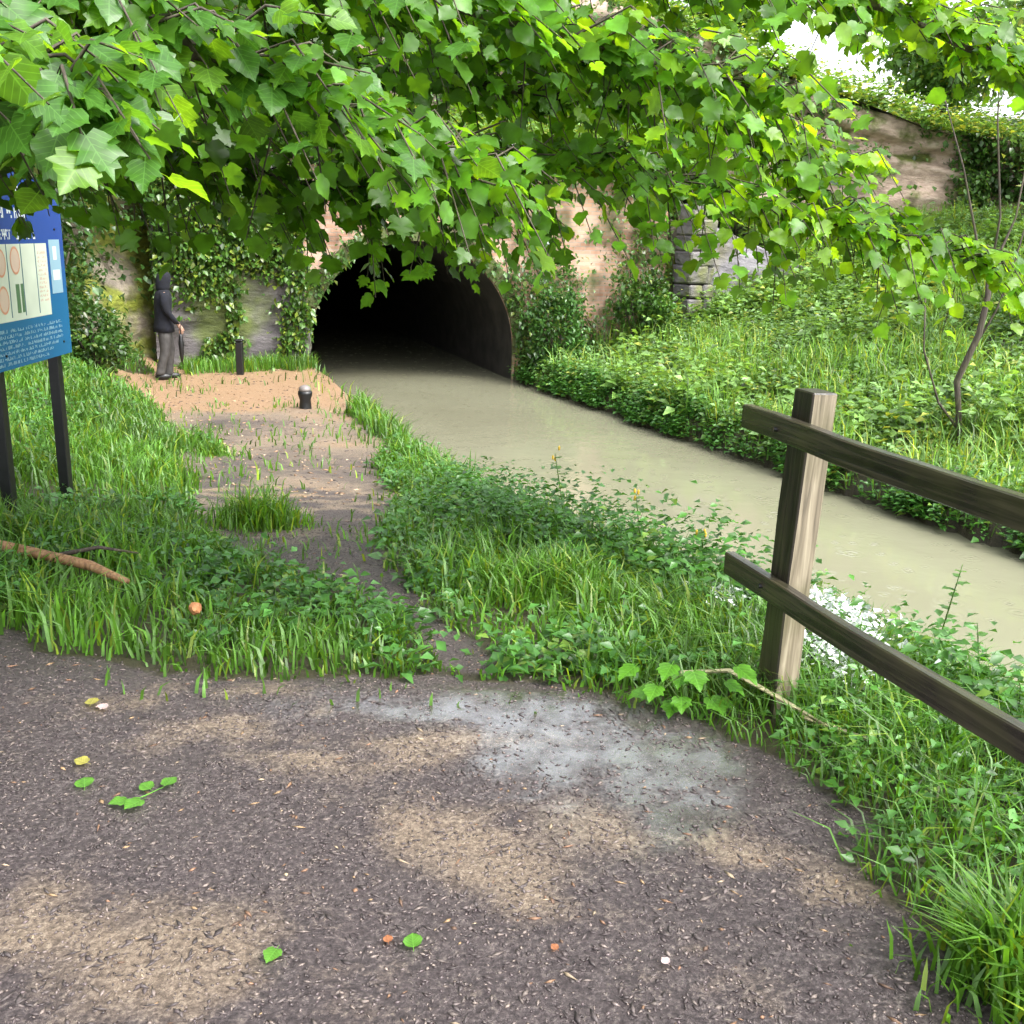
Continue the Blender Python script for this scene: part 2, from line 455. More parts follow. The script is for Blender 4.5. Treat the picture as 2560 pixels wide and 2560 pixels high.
fg_top = fn([(-6, 4.6), (-2.4, 4.1), (-1.7, 3.72), (-1.1, 3.5), (-.25, 3.52), (.3, 3.42), (.62, 3.28), (.8, 3.0), (1.0, 2.6)])
fg_right = fn([(-9, 1.5), (1.0, 1.20), (1.83, 1.10), (2.1, 1.04), (2.7, .98), (3.1, .86), (3.3, .70), (3.6, .5)])
def path_mask(x, y):
    x = np.asarray(x, float); y = np.asarray(y, float)
    nz = (fbm(x * 2.2, y * 2.2, 0, 21) - .5) * 0.35
    fg = np.minimum(fg_top(x) - y, fg_right(y) - x)
    br = branch_path(x, y) + nz * 1.0 + (fbm(x * .9, y * .9, 0, 23) - .5) * .9 * sstep(6, 10, y)
    fg = fg + nz * 1.0 + (fbm(x * 7, y * 7, 0, 24) - .5) * .16
    return sstep(-0.09, 0.09, np.maximum(fg, br))

def blob(x, y, cx, cy, rx, ry, a=0):
    c, s = math.cos(a), math.sin(a)
    u = ((x - cx) * c + (y - cy) * s) / rx; v = (-(x - cx) * s + (y - cy) * c) / ry
    return np.exp(-(u * u + v * v))

def axis(parts):
    r = []
    for a, b, s in parts:
        r.append(np.arange(a, b - 1e-6, s))
    r.append([parts[-1][1]])
    return np.concatenate(r)

XS = axis([(-220, -60, 20), (-60, -16, 4), (-16, -8, .3), (-8, -4, .12), (-4, 4, .06), (4, 12, .12), (12, 20, .4), (20, 60, 4), (60, 220, 20)])
YS = axis([(-220, -60, 20), (-60, -8, 4), (-8, 0, .5), (0, 8, .05), (8, 22, .12), (22, 30, .4), (30, 60, 3), (60, 220, 20)])

def wet_at(x, y):
    b_ = 1.5 * blob(x, y, .26, 3.05, .42, .24, -.35) + 1.2 * blob(x, y, .36, 2.72, .20, .26) + .9 * blob(x, y, -.1, 3.28, .55, .13)
    return np.clip(b_ * (.25 + 1.3 * sstep(.34, .62, fbm(np.asarray(x) * 6, np.asarray(y) * 8, 0, 46, 5))), 0, 1)
def make_ground():
    X, Y = np.meshgrid(XS, YS)
    Z = ground_z(X, Y)
    nx, ny = len(XS), len(YS)
    pm = path_mask(X, Y)
    far = sstep(9, 12, Y)
    sand = 0.85 * far + .35 * sstep(5, 7, Y) + 0.95 * blob(X, Y, -4.4, 16, 2.4, 2.6) + .5 * blob(X, Y, -1.9, 8.3, .8, .9) + .25 * blob(X, Y, -2.9, 11.0, .4, .4)
    sand -= .75 * blob(X, Y, -3.3, 12.2, 1.4, 1.1)
    for b in [(-.72, 1.95, .34, .20, -.4), (-.13, 2.45, .30, .14, -.5), (.25, 2.12, .30, .10, -.6), (.70, 2.32, .30, .13, -.2), (-.95, 3.2, .45, .22, 0), (-1.15, 2.1, .10, .14, 0), (.35, 2.55, .3, .12, -.3), (-.35, 2.95, .5, .12, .2)]:
        sand += 0.75 * blob(X, Y, *b)
    sand = sand * np.where(Y < 8.5, .15 + 1.75 * sstep(.40, .62, fbm(X * 4.5, Y * 6.5, 0, 44, 5)), 1) + np.where(Y >= 8.5, (fbm(X * 1.6, Y * 1.6, 0, 45, 5) - .5) * 1.5, 0)
    wet = 0.3 + .7 * wet_at(X, Y)
    tint = np.stack([pm, np.clip(sand, 0, np.where(Y < 8, 1.0, 1.7)), np.clip(wet, 0, 1)], -1).reshape(-1, 3)
    e_, n_ = en(X, Y)
    I = np.arange(nx * ny).reshape(ny, nx)
    q = np.stack([I[:-1, :-1], I[:-1, 1:], I[1:, 1:], I[1:, :-1]], -1)
    ec = (e_[:-1, :-1] + e_[1:, 1:]) / 2; nc = (n_[:-1, :-1] + n_[1:, 1:]) / 2
    drop = (nc > 0.15) & (ec > -7) & (ec < 5.6)
    q = q[~drop].reshape(-1, 4)
    me = np_mesh('ground', np.stack([X, Y, Z], -1).reshape(-1, 3), [q], M['ground'], tint, True)
    return tag(link('ground', me), 'dark gritty towpath and soil beside the canal', kind='structure')
make_ground()

# water
wv = []
me = bpy.data.meshes.new('water')
me.from_pydata([(-45, -220, 0), (140, -220, 0), (140, 90, 0), (-45, 90, 0)], [], [(0, 1, 2, 3)])
tag(link('water', me, M['water']), 'murky brown-green canal water', kind='structure')

# ------------------------------------------------------------------ box / prism helpers
def bm_obj(name, bm, m, parent=None, smooth=False, loc=None):
    me = bpy.data.meshes.new(name)
    bm.normal_update(); bm.to_mesh(me); bm.free()
    if smooth:
        for p in me.polygons: p.use_smooth = True
    o = link(name, me, m, parent)
    if loc is not None: o.location = loc
    return o

def add_box(bm, c, s, mtx=None, bevel=0.0, jitter=0.0):
    r_ = bmesh.ops.create_cube(bm, size=1.0)
    vs = r_['verts']
    for v in vs:
        v.co = Vector((v.co.x * s[0] + c[0], v.co.y * s[1] + c[1], v.co.z * s[2] + c[2]))
        if jitter: v.co += Vector((random.uniform(-1, 1), random.uniform(-1, 1), random.uniform(-1, 1))) * jitter
    if bevel:
        es = list({e for v in vs for e in v.link_edges})
        rr = bmesh.ops.bevel(bm, geom=es, offset=bevel, segments=1, affect='EDGES')
        vs = list({v for f in rr['faces'] for v in f.verts} | {v for v in vs if v.is_valid})
    if mtx is not None:
        for v in vs: v.co = mtx @ v.co
    return vs

def tube(pts, radii, sides=8, cap=True):
    """tapered tube along 3D points -> (verts, quads, tris)"""
    pts = [Vector(p) for p in pts]
    V, Q, T = [], [], []
    pn = None
    for i, p in enumerate(pts):
        a = pts[min(i + 1, len(pts) - 1)] - pts[max(i - 1, 0)]
        a.normalize()
        ref = Vector((0, 0, 1)) if abs(a.z) < 0.9 else Vector((1, 0, 0))
        if pn is not None: ref = pn
        x = ref - a * ref.dot(a); x.normalize(); pn = x
        y = a.cross(x)
        for k in range(sides):
            t = 2 * PI * k / sides
            V.append(p + (x * math.cos(t) + y * math.sin(t)) * radii[i])
    for i in range(len(pts) - 1):
        for k in range(sides):
            k2 = (k + 1) % sides
            Q.append((i * sides + k, i * sides + k2, (i + 1) * sides + k2, (i + 1) * sides + k))
    if cap:
        V.append(pts[-1]); c = len(V) - 1; b = (len(pts) - 1) * sides
        for k in range(sides): T.append((b + k, b + (k + 1) % sides, c))
        V.append(pts[0]); c = len(V) - 1
        for k in range(sides): T.append(((k + 1) % sides, k, c))
    return V, Q, T

class Tubes:
    def __init__(s): s.V, s.Q, s.T = [], [], []
    def add(s, *a, **k):
        V, Q, T = tube(*a, **k); b = len(s.V)
        s.V += [tuple(v) for v in V]
        s.Q += [tuple(i + b for i in q) for q in Q]; s.T += [tuple(i + b for i in q) for q in T]
    def build(s, name, m, parent=None):
        me = np_mesh(name, np.array(s.V), [np.array(s.Q), np.array(s.T)], m, None, True)
        return link(name, me, None, parent)

# ------------------------------------------------------------------ tunnel portal
portal = empty('tunnel_portal', (PM[0], PM[1], 0), math.atan2(PE[1], PE[0]))
tag(portal, 'old brick canal tunnel portal with dark arched mouth and grey stone wing walls', 'tunnel portal')
RAD, SPR = 2.0, 0.66
def arch_pts(r, n=28, z0=-0.7):
    pts = [(-r, z0), (-r, SPR * .5)]
    for i in range(n + 1):
        t = PI - PI * i / n
        pts.append((r * math.cos(t), SPR + r * math.sin(t)))
    pts += [(r, SPR * .5), (r, z0)]
    return pts
def portal_wall():
    # facade: strip between the arch line and the outline
    ap = arch_pts(RAD)
    TOP, E0, E1 = 4.3, -2.75, 5.3
    outp = []
    for x, z in ap:
        if z < SPR: outp.append((E0 if x < 0 else E1, z))
        else:
            a = math.atan2(z - SPR, x)
            c, s = math.cos(a), math.sin(a)
            tx = (E1 if c > 0 else E0) / c if abs(c) > 1e-6 else 1e9
            tz = (TOP - SPR) / s if abs(s) > 1e-6 else 1e9
            t = min(tx, tz)
            outp.append((c * t, SPR + s * t))
    bm = bmesh.new()
    F = [[bm.verts.new((x, 0, z)) for x, z in ap], [bm.verts.new((x, 0, z)) for x, z in outp]]
    B = [[bm.verts.new((x, .6, z)) for x, z in ap], [bm.verts.new((x, .6, z)) for x, z in outp]]
    for i in range(len(ap) - 1):
        bm.faces.new((F[0][i], F[0][i + 1], F[1][i + 1], F[1][i]))
        bm.faces.new((F[0][i + 1], F[0][i], B[0][i], B[0][i + 1]))
        bm.faces.new((F[1][i], F[1][i + 1], B[1][i + 1], B[1][i]))
    # corners
    for sx, E in ((-1, E0), (1, E1)):
        idx = [i for i in range(len(ap) - 1) if (outp[i][0] == E or abs(outp[i][0] - E) < 1e-5) != (abs(outp[i + 1][0] - E) < 1e-5)]
        for i in idx:
            c = bm.verts.new((E, 0, TOP)); bm.faces.new((F[1][i], F[1][i + 1], c))
    bm_obj('brick_wall', bm, M['brick'], portal)
    # tunnel lining
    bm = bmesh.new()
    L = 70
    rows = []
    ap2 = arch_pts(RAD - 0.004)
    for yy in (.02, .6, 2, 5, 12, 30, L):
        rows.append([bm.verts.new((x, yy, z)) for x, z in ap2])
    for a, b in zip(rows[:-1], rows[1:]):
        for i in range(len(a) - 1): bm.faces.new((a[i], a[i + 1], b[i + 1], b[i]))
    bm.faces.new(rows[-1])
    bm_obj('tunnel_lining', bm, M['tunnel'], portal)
    # voussoirs
    nv = 33
    proto = None
    for i in range(nv):
        a0 = PI * i / nv + .006; a1 = PI * (i + 1) / nv - .006
        am = (a0 + a1) / 2
        r0_, r1_ = RAD + .004, RAD + .30
        if proto is None:
            bm = bmesh.new()
            h = (a1 - a0) / 2
            f = [bm.verts.new((math.cos(s * h) * r, y, math.sin(s * h) * r)) for y in (-.06, .04) for r, s in ((r0_, -1), (r1_, -1), (r1_, 1), (r0_, 1))]
            bm.faces.new(f[3::-1]); bm.faces.new(f[4:8])
            for k in range(4): bm.faces.new((f[k], f[(k + 1) % 4], f[4 + (k + 1) % 4], f[4 + k]))
            bmesh.ops.recalc_face_normals(bm, faces=bm.faces)
            o = bm_obj('arch_stone', bm, M['vouss'], portal); proto = o
        else:
            o = proto.copy(); COL.objects.link(o)
        o.rotation_euler = (0, -am, 0)
        o.location = (0, random.uniform(-.012, .008), SPR)
M['vouss'] = rock_mat('arch_stone', (0.22, 0.17, 0.13), (0.33, 0.26, 0.21), moss=(.08, .10, .03), mossamt=0.55, scale=.8)
portal_wall()
# coping along the facade
bm = bmesh.new()
e = -2.75
while e < 5.25:
    l = min(random.uniform(.55, .8), 5.3 - e)
    bm2 = bmesh.new()
    add_box(bm2, (0, 0, 0), (l - .012, .75, .16), bevel=.015)
    bm_obj('coping_stone', bm2, M['greystone'], portal, loc=(e + l / 2, .26, 4.385 + random.uniform(-.006, .006)))
    e += l

def stone_run(p0, p1, zb, ztop, depth, parent, m, course=.26, lmin=.35, lmax=.7, name='stone'):
    """coursed stone wall from p0 to p1 (portal-local x,y), one object per stone; ztop(t) is the top"""
    p0 = Vector(p0); p1 = Vector(p1)
    d = p1 - p0; L = d.length; ang = math.atan2(d.y, d.x)
    z = zb; row = 0
    while True:
        h = course * random.uniform(.85, 1.15)
        s = -random.uniform(0, .3)
        any_ = False
        while s < L:
            l = random.uniform(lmin, lmax)
            a, b = max(s, 0), min(s + l, L)
            s += l
            if b - a < .06: continue
            if z + h > ztop((a + b) / 2 / L) + .05: continue
            any_ = True
            bm = bmesh.new()
            add_box(bm, (0, 0, 0), (b - a - .006, depth + random.uniform(-.05, .05), h - .005), bevel=.03, jitter=.022)
            c = p0 + d * ((a + b) / 2 / L)
            o = bm_obj(name, bm, m, parent, loc=(c.x, c.y + random.uniform(-.02, .02), z + h / 2))
            o.rotation_euler = (0, 0, ang)
        z += h; row += 1
        if not any_ and row > 3 or z > 6: break
# left grey abutment wall (from the arch to the rock)
ABUT = True
# right pier and wing wall
stone_run((5.42, -.45), (5.98, -.45), 0.7, lambda t: 3.75, .7, portal, M['greystone'], course=.32, lmin=.6, lmax=.62, name='pier_stone')
bm = bmesh.new()
vs = [(5.4, .1, .4), (9.25, .4, .6), (9.25, .4, 1.9), (5.4, .1, 3.2)]
f = [bm.verts.new(v) for v in vs] + [bm.verts.new((v[0], v[1] + .18, v[2])) for v in vs]
bm.faces.new(f[:4]); bm.faces.new(f[7:3:-1])
for k in range(4): bm.faces.new((f[k], f[4 + k], f[4 + (k + 1) % 4], f[(k + 1) % 4]))
bm_obj('mortar_core', bm, M['mossrock'], portal)
# two little pale plates on the brickwork
for (ex, z, ww, hh) in ((2.62, 2.02, .20, .26), (2.66, 2.75, .16, .2)):
    bm = bmesh.new(); add_box(bm, (0, 0, 0), (ww, .02, hh), bevel=.004)
    bm_obj('plate', bm, flat('pale_plate', (.62, .68, .70), .4), portal, loc=(ex, -.012, z))

# ------------------------------------------------------------------ hill above the portal
def pl_pt(e, n):
    return PM + PE * e + PN * n
upper_top = fn([(-20, 9.5), (-10, 9.0), (-4, 8.6), (1, 8.2), (4, 7.4), (6.3, 6.5), (7.6, 6.0), (10.4, 5.4), (14, 5.1), (30, 5)])
def hill_z(x, y):
    e_, n_ = en(x, y)
    z = 4.28 + 0.22 * np.maximum(n_, 0) + .35 * (fbm(x * .8, y * .8, 0, 31) - .5) * sstep(0.4, 2, n_)
    z = z + 3.2 * sstep(-2.5, -7, e_)
    rs, d = right_slope(x, y)
    return z + (rs - .05 - z) * sstep(5.3, 9.5, e_)
e1 = np.concatenate([np.arange(-14, 12, .25)]); n1 = np.arange(.35, 8, .25)
Eg, Ng = np.meshgrid(e1, n1)
HX = PM[0] + PE[0] * Eg + PN[0] * Ng; HY = PM[1] + PE[1] * Eg + PN[1] * Ng
HZ = hill_z(HX, HY)
I = np.arange(Eg.size).reshape(Eg.shape)
q = np.stack([I[:-1, :-1], I[:-1, 1:], I[1:, 1:], I[1:, :-1]], -1).reshape(-1, 4)
me = np_mesh('hillside', np.stack([HX, HY, HZ], -1).reshape(-1, 3), [q], M['ground'], np.zeros((Eg.size, 3)), True)
tag(link('hillside', me), 'earth slope above the tunnel portal', kind='structure')

def rock_ribbon(name, poly, ztop, zbot, m, amp=.35, lean=.0, ds=.14, dz=.14, strata=None, seed=3, back=None):
    P = np.array(poly, float)
    seg = np.hypot(*np.diff(P, axis=0).T); cum = np.concatenate([[0], np.cumsum(seg)])
    ss = np.arange(0, cum[-1], ds)
    px = np.interp(ss, cum, P[:, 0]); py = np.interp(ss, cum, P[:, 1])
    tx, ty = np.gradient(px), np.gradient(py)
    l = np.hypot(tx, ty); nx_, ny_ = ty / l, -tx / l     # towards the viewer (right of travel)
    nzr = int(max(ztop(px) - zbot(px, py)) / dz)
    t = np.linspace(0, 1, nzr)[:, None]
    zb = zbot(px, py)[None, :]; zt = ztop(px)[None, :]
    Z = zb + (zt - zb) * t
    D = amp * (fbm(ss[None, :] * .5 + 0 * Z, Z * 1.3, 0, seed, 5) - .5) * 2 - lean * (Z - zb) + amp * .45 * (fbm(ss[None, :] * 3.1 + 0 * Z, Z * 4.2, 0, seed + 9, 4) - .5)
    if strata is not None: D = D + strata(px[None, :] + 0 * Z, Z, zt)
    X = px[None, :] + nx_[None, :] * D; Y = py[None, :] + ny_[None, :] * D
    # top lip going back
    X = np.vstack([X, X[-1:] - nx_ * 2.5]); Y = np.vstack([Y, Y[-1:] - ny_ * 2.5]); Z = np.vstack([Z, Z[-1:] + .1])
    I = np.arange(X.size).reshape(X.shape)
    q = np.stack([I[:-1, :-1], I[:-1, 1:], I[1:, 1:], I[1:, :-1]], -1).reshape(-1, 4)
    me = np_mesh(name, np.stack([X, Y, Z], -1).reshape(-1, 3), [q], m, None, True)
    return link(name, me), (X, Y, Z, nx_, ny_)

def strata_up(x, z, zt):
    dd = zt - z
    return -0.25 * sstep(.45, .55, dd) * (1 - sstep(.75, .9, dd)) + .03 * np.sin(z * 9 + x)
cl, CL = rock_ribbon('sandstone_cliff', [(-14, 24.5), (-5, 25.0), (3, 25.6), (7.5, 26.0), (11, 26.0), (14, 25.0)], upper_top, lambda x, y: 0 * x + 2.6, M['sandstone'], amp=.28, strata=strata_up, seed=3)
tag(cl, 'pinkish sandstone outcrop with a dark undercut band above the right slope', 'cliff')
def pw(e_, n_):
    p_ = PM + PE * e_ + PN * n_; return (float(p_[0]), float(p_[1]))
ww, WW = rock_ribbon('grey_wing_wall', [pw(5.9, -.3), pw(7.5, -.15), pw(9.5, .15)], lambda x: np.interp(x, [3.5, 7.0], [3.25, 2.0]), lambda x, y: 0 * x + .6, M['wing'], amp=.06, ds=.05, dz=.06, seed=19)
tag(ww, 'smooth grey wing wall sloping down to the right behind the plants', 'wall')
ab, AB = rock_ribbon('grey_stone_abutment', [pw(-4.7, -.75), pw(-3.6, -.62), pw(-2.6, -.45), pw(-2.1, -.42), pw(-2.06, -.1), pw(-2.06, .1)], lambda x: 0 * x + 3.9, lambda x, y: 0 * x + .1, M['abut'], amp=.13, ds=.05, dz=.06, seed=14)
tag(ab, 'rough grey weathered masonry abutment between the rock face and the arch', 'wall')
lface_top = lambda x: 0 * x + 7.6
lf, LF = rock_ribbon('mossy_rock_face', [(-9.5, 5.0), (-8.4, 9), (-7.5, 12.5), (-6.9, 15.5), (-6.5, 17.6), (-6.15, 18.6), (-5.6, 18.45), (-4.9, 18.75), (-4.4, 19.2)], lambda x: np.interp(x, [-9, -6, -4], [8.2, 7.2, 4.6]), lambda x, y: 0 * x + .2, M['mossrock'], amp=.25, lean=.06, seed=8)
tag(lf, 'steep mossy yellow-green rock face left of the tunnel mouth', 'rock face')

def top_z(x, y):
    return upper_top(x) + .12 * (y - 25.5) + .5 * (fbm(x * .3, y * .3, 0, 51) - .5)
XT = axis([(-60, -16, 4), (-16, 16, .8), (16, 60, 4)]); YT = axis([(25.8, 40, .8), (40, 120, 8)])
X, Y = np.meshgrid(XT, YT); Z = top_z(X, Y) - .03
I = np.arange(X.size).reshape(X.shape)
q = np.stack([I[:-1, :-1], I[:-1, 1:], I[1:, 1:], I[1:, :-1]], -1).reshape(-1, 4)
me = np_mesh('hilltop', np.stack([X, Y, Z], -1).reshape(-1, 3), [q], M['ground'], np.zeros((X.size, 3)), True)
tag(link('hilltop', me), 'grassy hill crest behind the cutting', kind='structure')

# ------------------------------------------------------------------ vegetation primitives
def rand_unit(n):
    v = rng.normal(size=(n, 3)); return v / np.linalg.norm(v, axis=1)[:, None]

def blades(P, h, wd, lean=.35, tint=None):
    """grass blades: quad + tip triangle each, bent over"""
    n = len(P)
    a = rng.uniform(0, 2 * PI, n)
    side = np.stack([np.cos(a), np.sin(a), 0 * a], -1)
    b = a + PI / 2 + rng.normal(0, .5, n)
    bend = np.stack([np.cos(b), np.sin(b), 0 * a], -1)
    ln = lean * rng.uniform(.3, 1.6, n)
    h = h[:, None]; wd = wd[:, None]; ln = ln[:, None]
    upv = np.array([0, 0, 1.0])
    mid = P + upv * h * .58 + bend * h * ln * .35
    tip = P + upv * h * (1 - .35 * ln) + bend * h * ln * 1.15
    V = np.stack([P - side * wd * .5, P + side * wd * .5, mid + side * wd * .42, mid - side * wd * .42, tip], 1).reshape(-1, 3)
    i = np.arange(n)[:, None] * 5
    Q = i + np.array([[0, 1, 2, 3]]); T = i + np.array([[3, 2, 4]])
    tt = np.repeat(tint, 5, axis=0)
    return V, Q, T, tt

def tints(n, base=(1, 1, 1), v=.28, yellow=.12):
    k = rng.normal(1, v, n).clip(.35, 1.9)[:, None]
    t = np.array(base)[None, :] * k
    y = (rng.uniform(0, 1, n) < yellow)
    t[y] *= np.array([2.2, 1.35, 1.1])
    return t

def leafs(P, D, size, wr=.6, fold=.18, tint=None):
    """simple folded leaf: 6 verts, 4 tris. P base, D direction"""
    n = len(P)
    D = D / np.linalg.norm(D, axis=1)[:, None]
    ref = rand_unit(n) * .6 + np.array([0, 0, 1.0])
    S = np.cross(D, ref); S /= np.linalg.norm(S, axis=1)[:, None] + 1e-9
    N = np.cross(S, D)
    s = size[:, None]
    a = P
    m1 = P + D * s * .5 - N * s * fold * .1
    l = P + D * s * .42 + S * s * wr * .5 + N * s * fold
    r_ = P + D * s * .42 - S * s * wr * .5 + N * s * fold
    t = P + D * s - N * s * fold * .7
    V = np.stack([a, r_, t, l, m1], 1).reshape(-1, 3)
    i = np.arange(n)[:, None] * 5
    T = np.concatenate([i + np.array([[0, 1, 4]]), i + np.array([[1, 2, 4]]), i + np.array([[2, 3, 4]]), i + np.array([[3, 0, 4]])])
    return V, T, np.repeat(tint, 5, axis=0)

def in_view(x, y, marg=1.2):
    return (y > .6) & (np.abs(x) < .53 * y * marg + .9)

def scatter(x0, x1, y0, y1, dens_near, keep, dmin=1.5, cull=1.3):
    """random points with density falling as 1/distance^p; keep(x,y)->probability"""
    n = int(dens_near * (x1 - x0) * (y1 - y0))
    x = rng.uniform(x0, x1, n); y = rng.uniform(y0, y1, n)
    p = keep(x, y) * np.where(in_view(x, y, cull), 1, .12)
    k = rng.uniform(0, 1, n) < p
    return x[k], y[k]

def grass_obj(name, x, y, h, wd, m, label, base=(1, 1, 1), yellow=.12, lean=.35, zoff=-.01, v=.28, zf=None):
    P = np.stack([x, y, (zf or ground_z)(x, y) + zoff], -1)
    patch = (fbm(x * 1.1, y * 1.1, 0, 77) * 1.0 + .5)[:, None]
    tn = tints(len(x), base, v, yellow) * patch
    V, Q, T, tt = blades(P, h, wd, lean, tn)
    me = np_mesh(name, V, [Q, T], m, tt)
    o = link(name, me)
    return tag(o, label, 'grass', kind='stuff')

# --- grass of the left verge and the strip between path and water
def keep_left(x, y):
    pm = path_mask(x, y)
    s = edgeL(y) - x
    g = np.maximum(1 - sstep(.25, .75, pm), .05 * (np.minimum(np.abs(branch_path(x, y)), np.abs(fg_top(x) - y)) < .3) + .06 * (y > 5.5) * sstep(.45, .6, fbm(x * 2, y * 2, 0, 122)) * 2) * (s > .02) * (x < edgeL(y))
    cl_ = .35 + .9 * sstep(.35, .6, fbm(x * 2.5, y * 2.5, 0, 61))
    return g * np.clip(cl_, 0, 1) * np.clip(6.5 / (y + 2.5), .25, 1)
x, y = scatter(-7.5, 2.6, 3.2, 19.2, 1500, keep_left)
dpl = np.abs(path_mask(x, y) - .0)
h = rng.uniform(.07, .20, len(x)) * (1 + .6 * sstep(.4, .7, fbm(x * .8, y * .8, 0, 15)))
h *= np.where(path_mask(x, y) > .15, .6, 1) * np.where((y < 4.8) & (x > -1.5) & (x < .3), .6, 1)
near_bank = sstep(1.4, .2, edgeL(y) - x)
h *= 1 + .7 * near_bank
grass_obj('grass', x, y, h, rng.uniform(.006, .012, len(x)) * (1 + y / 12), M['grass'], 'bright green long grass on the verge between towpath and canal', lean=.5)

# --- rough grass on the right of the near path, round the fence
def keep_r(x, y):
    s = edgeL(y) - x
    return (1 - sstep(.2, .7, path_mask(x, y))) * (s > 0.05) * (.5 + .5 * sstep(.4, .6, fbm(x * 3, y * 3, 0, 62)))
x, y = scatter(.5, 3.7, .8, 6.2, 2600, keep_r)
h = rng.uniform(.10, .30, len(x)) * (1 - .45 * sstep(.3, 0, x - fg_right(y)))
grass_obj('grass', x, y, h, rng.uniform(.004, .009, len(x)), M['grass'], 'long wet grass round the foot of the wooden fence', lean=.7, base=(1.0, 1.05, .9))

# --- grass and low growth on the right bank
def keep_rb(x, y):
    rs, d = right_slope(x, y)
    return ((d > .0) & (d < 12)) * np.clip(9.0 / (y + 1), .3, 1) * (.4 + .6 * sstep(.35, .6, fbm(x * 1.5, y * 1.5, 0, 63)))
x, y = scatter(-.5, 15, 5, 26, 420, keep_rb)
e_, n_ = en(x, y); k = ~((n_ > -.1) & (e_ < 5.4)); x, y = x[k], y[k]
h = rng.uniform(.10, .28, len(x))
grass_obj('grass', x, y, h, rng.uniform(.014, .026, len(x)), M['grass'], 'pale green grass over the sloping far bank', base=(1.25, 1.2, 1.5), lean=.6, yellow=.08)

# ------------------------------------------------------------------ leafy ground cover
def cover(name, x, y, hmax, size, m, label, base=(1, 1, 1), zf=ground_z, yellow=.05, per=7, cat='ground cover', spread=.07):
    """herb stems: each point is a stem carrying several leaves"""
    n = len(x)
    z = zf(x, y)
    hh = hmax * rng.uniform(.35, 1, n)
    P, D, S, TT = [], [], [], []
    tn = tints(n, base, .22, yellow)
    for k in range(per):
        f = (k + .5) / per
        a = rng.uniform(0, 2 * PI, n)
        off = rng.uniform(0, spread, n)
        P.append(np.stack([x + np.cos(a) * off, y + np.sin(a) * off, z + hh * f * rng.uniform(.85, 1.1, n)], -1))
        D.append(np.stack([np.cos(a), np.sin(a), rng.uniform(-.35, .5, n)], -1))
        S.append(size * rng.uniform(.6, 1.25, n) * (1.15 - .5 * f))
        TT.append(tn * rng.normal(1, .12, n)[:, None])
    V, T, tt = leafs(np.concatenate(P), np.concatenate(D), np.concatenate(S), .62, .14, np.concatenate(TT))
    me = np_mesh(name, V, [T], m, tt)
    return tag(link(name, me), label, cat, kind='stuff')

# right bank herbs (pale, dense)
def keep_herb(x, y):
    rs, d = right_slope(x, y)
    lit = blob(x, y, 5.2, 11.6, 1.6, .9, -.9)
    return ((d > .02) & (d < 11)) * (1 - .85 * lit) * np.clip(.45 + .8 * sstep(.4, .6, fbm(x * 1.2, y * 1.2, 0, 64)), 0, 1)
x, y = scatter(-.5, 15, 6, 26, 75, keep_herb)
e_, n_ = en(x, y); k = ~((n_ > -.1) & (e_ < 5.4)); x, y = x[k], y[k]
cover('herbs', x, y, .25 + .35 * fbm(x * .9, y * .9, 0, 91), .135, M['pale_herb'], 'pale leafy nettles and herbs covering the far bank slope', base=(1.15, 1.1, 1.2), per=8)
def keep_tall(x, y):
    rs, d = right_slope(x, y)
    return ((d > .1) & (d < 10)) * sstep(.50, .62, fbm(x * .7, y * .7, 0, 101)) * .9
x, y = scatter(-.5, 15, 6, 26, 34, keep_tall)
e_, n_ = en(x, y); k = ~((n_ > -.1) & (e_ < 5.4)); x, y = x[k], y[k]
cover('herbs', x, y, .85, .21, M['pale_herb'], 'taller large-leaved docks and butterbur in clumps on the far bank', base=(1.25, 1.2, 1.0), per=9, spread=.16)
x, y = scatter(-.5, 15, 6, 26, 240, lambda a, b: keep_tall(a, b) * 0 + (right_slope(a, b)[1] > .1) * (right_slope(a, b)[1] < 11) * sstep(.45, .65, fbm(a * 1.1, b * 1.1, 0, 111)))
e_, n_ = en(x, y); k = ~((n_ > -.1) & (e_ < 5.4)); x, y = x[k], y[k]
grass_obj('grass', x, y, rng.uniform(.3, .75, len(x)), rng.uniform(.012, .022, len(x)), M['grass'], 'tall feathery grass standing in drifts on the far bank', base=(1.7, 1.45, 2.2), lean=.45, yellow=.2)
# fringe hanging over the far waterline
t = rng.uniform(6, 20.3, 3400); t = t[rng.uniform(0, 1, len(t)) < np.clip(sstep(.36, .6, fbm(t * 1.6, 0 * t, 0, 132)) + .12, 0, 1)]; d = rng.uniform(-.10, .30, len(t)) 
x = edgeR(t) + d; y = t
cover('bank_herbs', x, y, .16 + .4 * fbm(y * 2.3, x * 2.3, 0, 133), .09, M['herb'], 'dark fringe of plants hanging over the far waterline', per=6, base=(1.1, 1.15, 1.2), zf=lambda a, b: np.maximum(ground_z(a, b), .08) - .02)
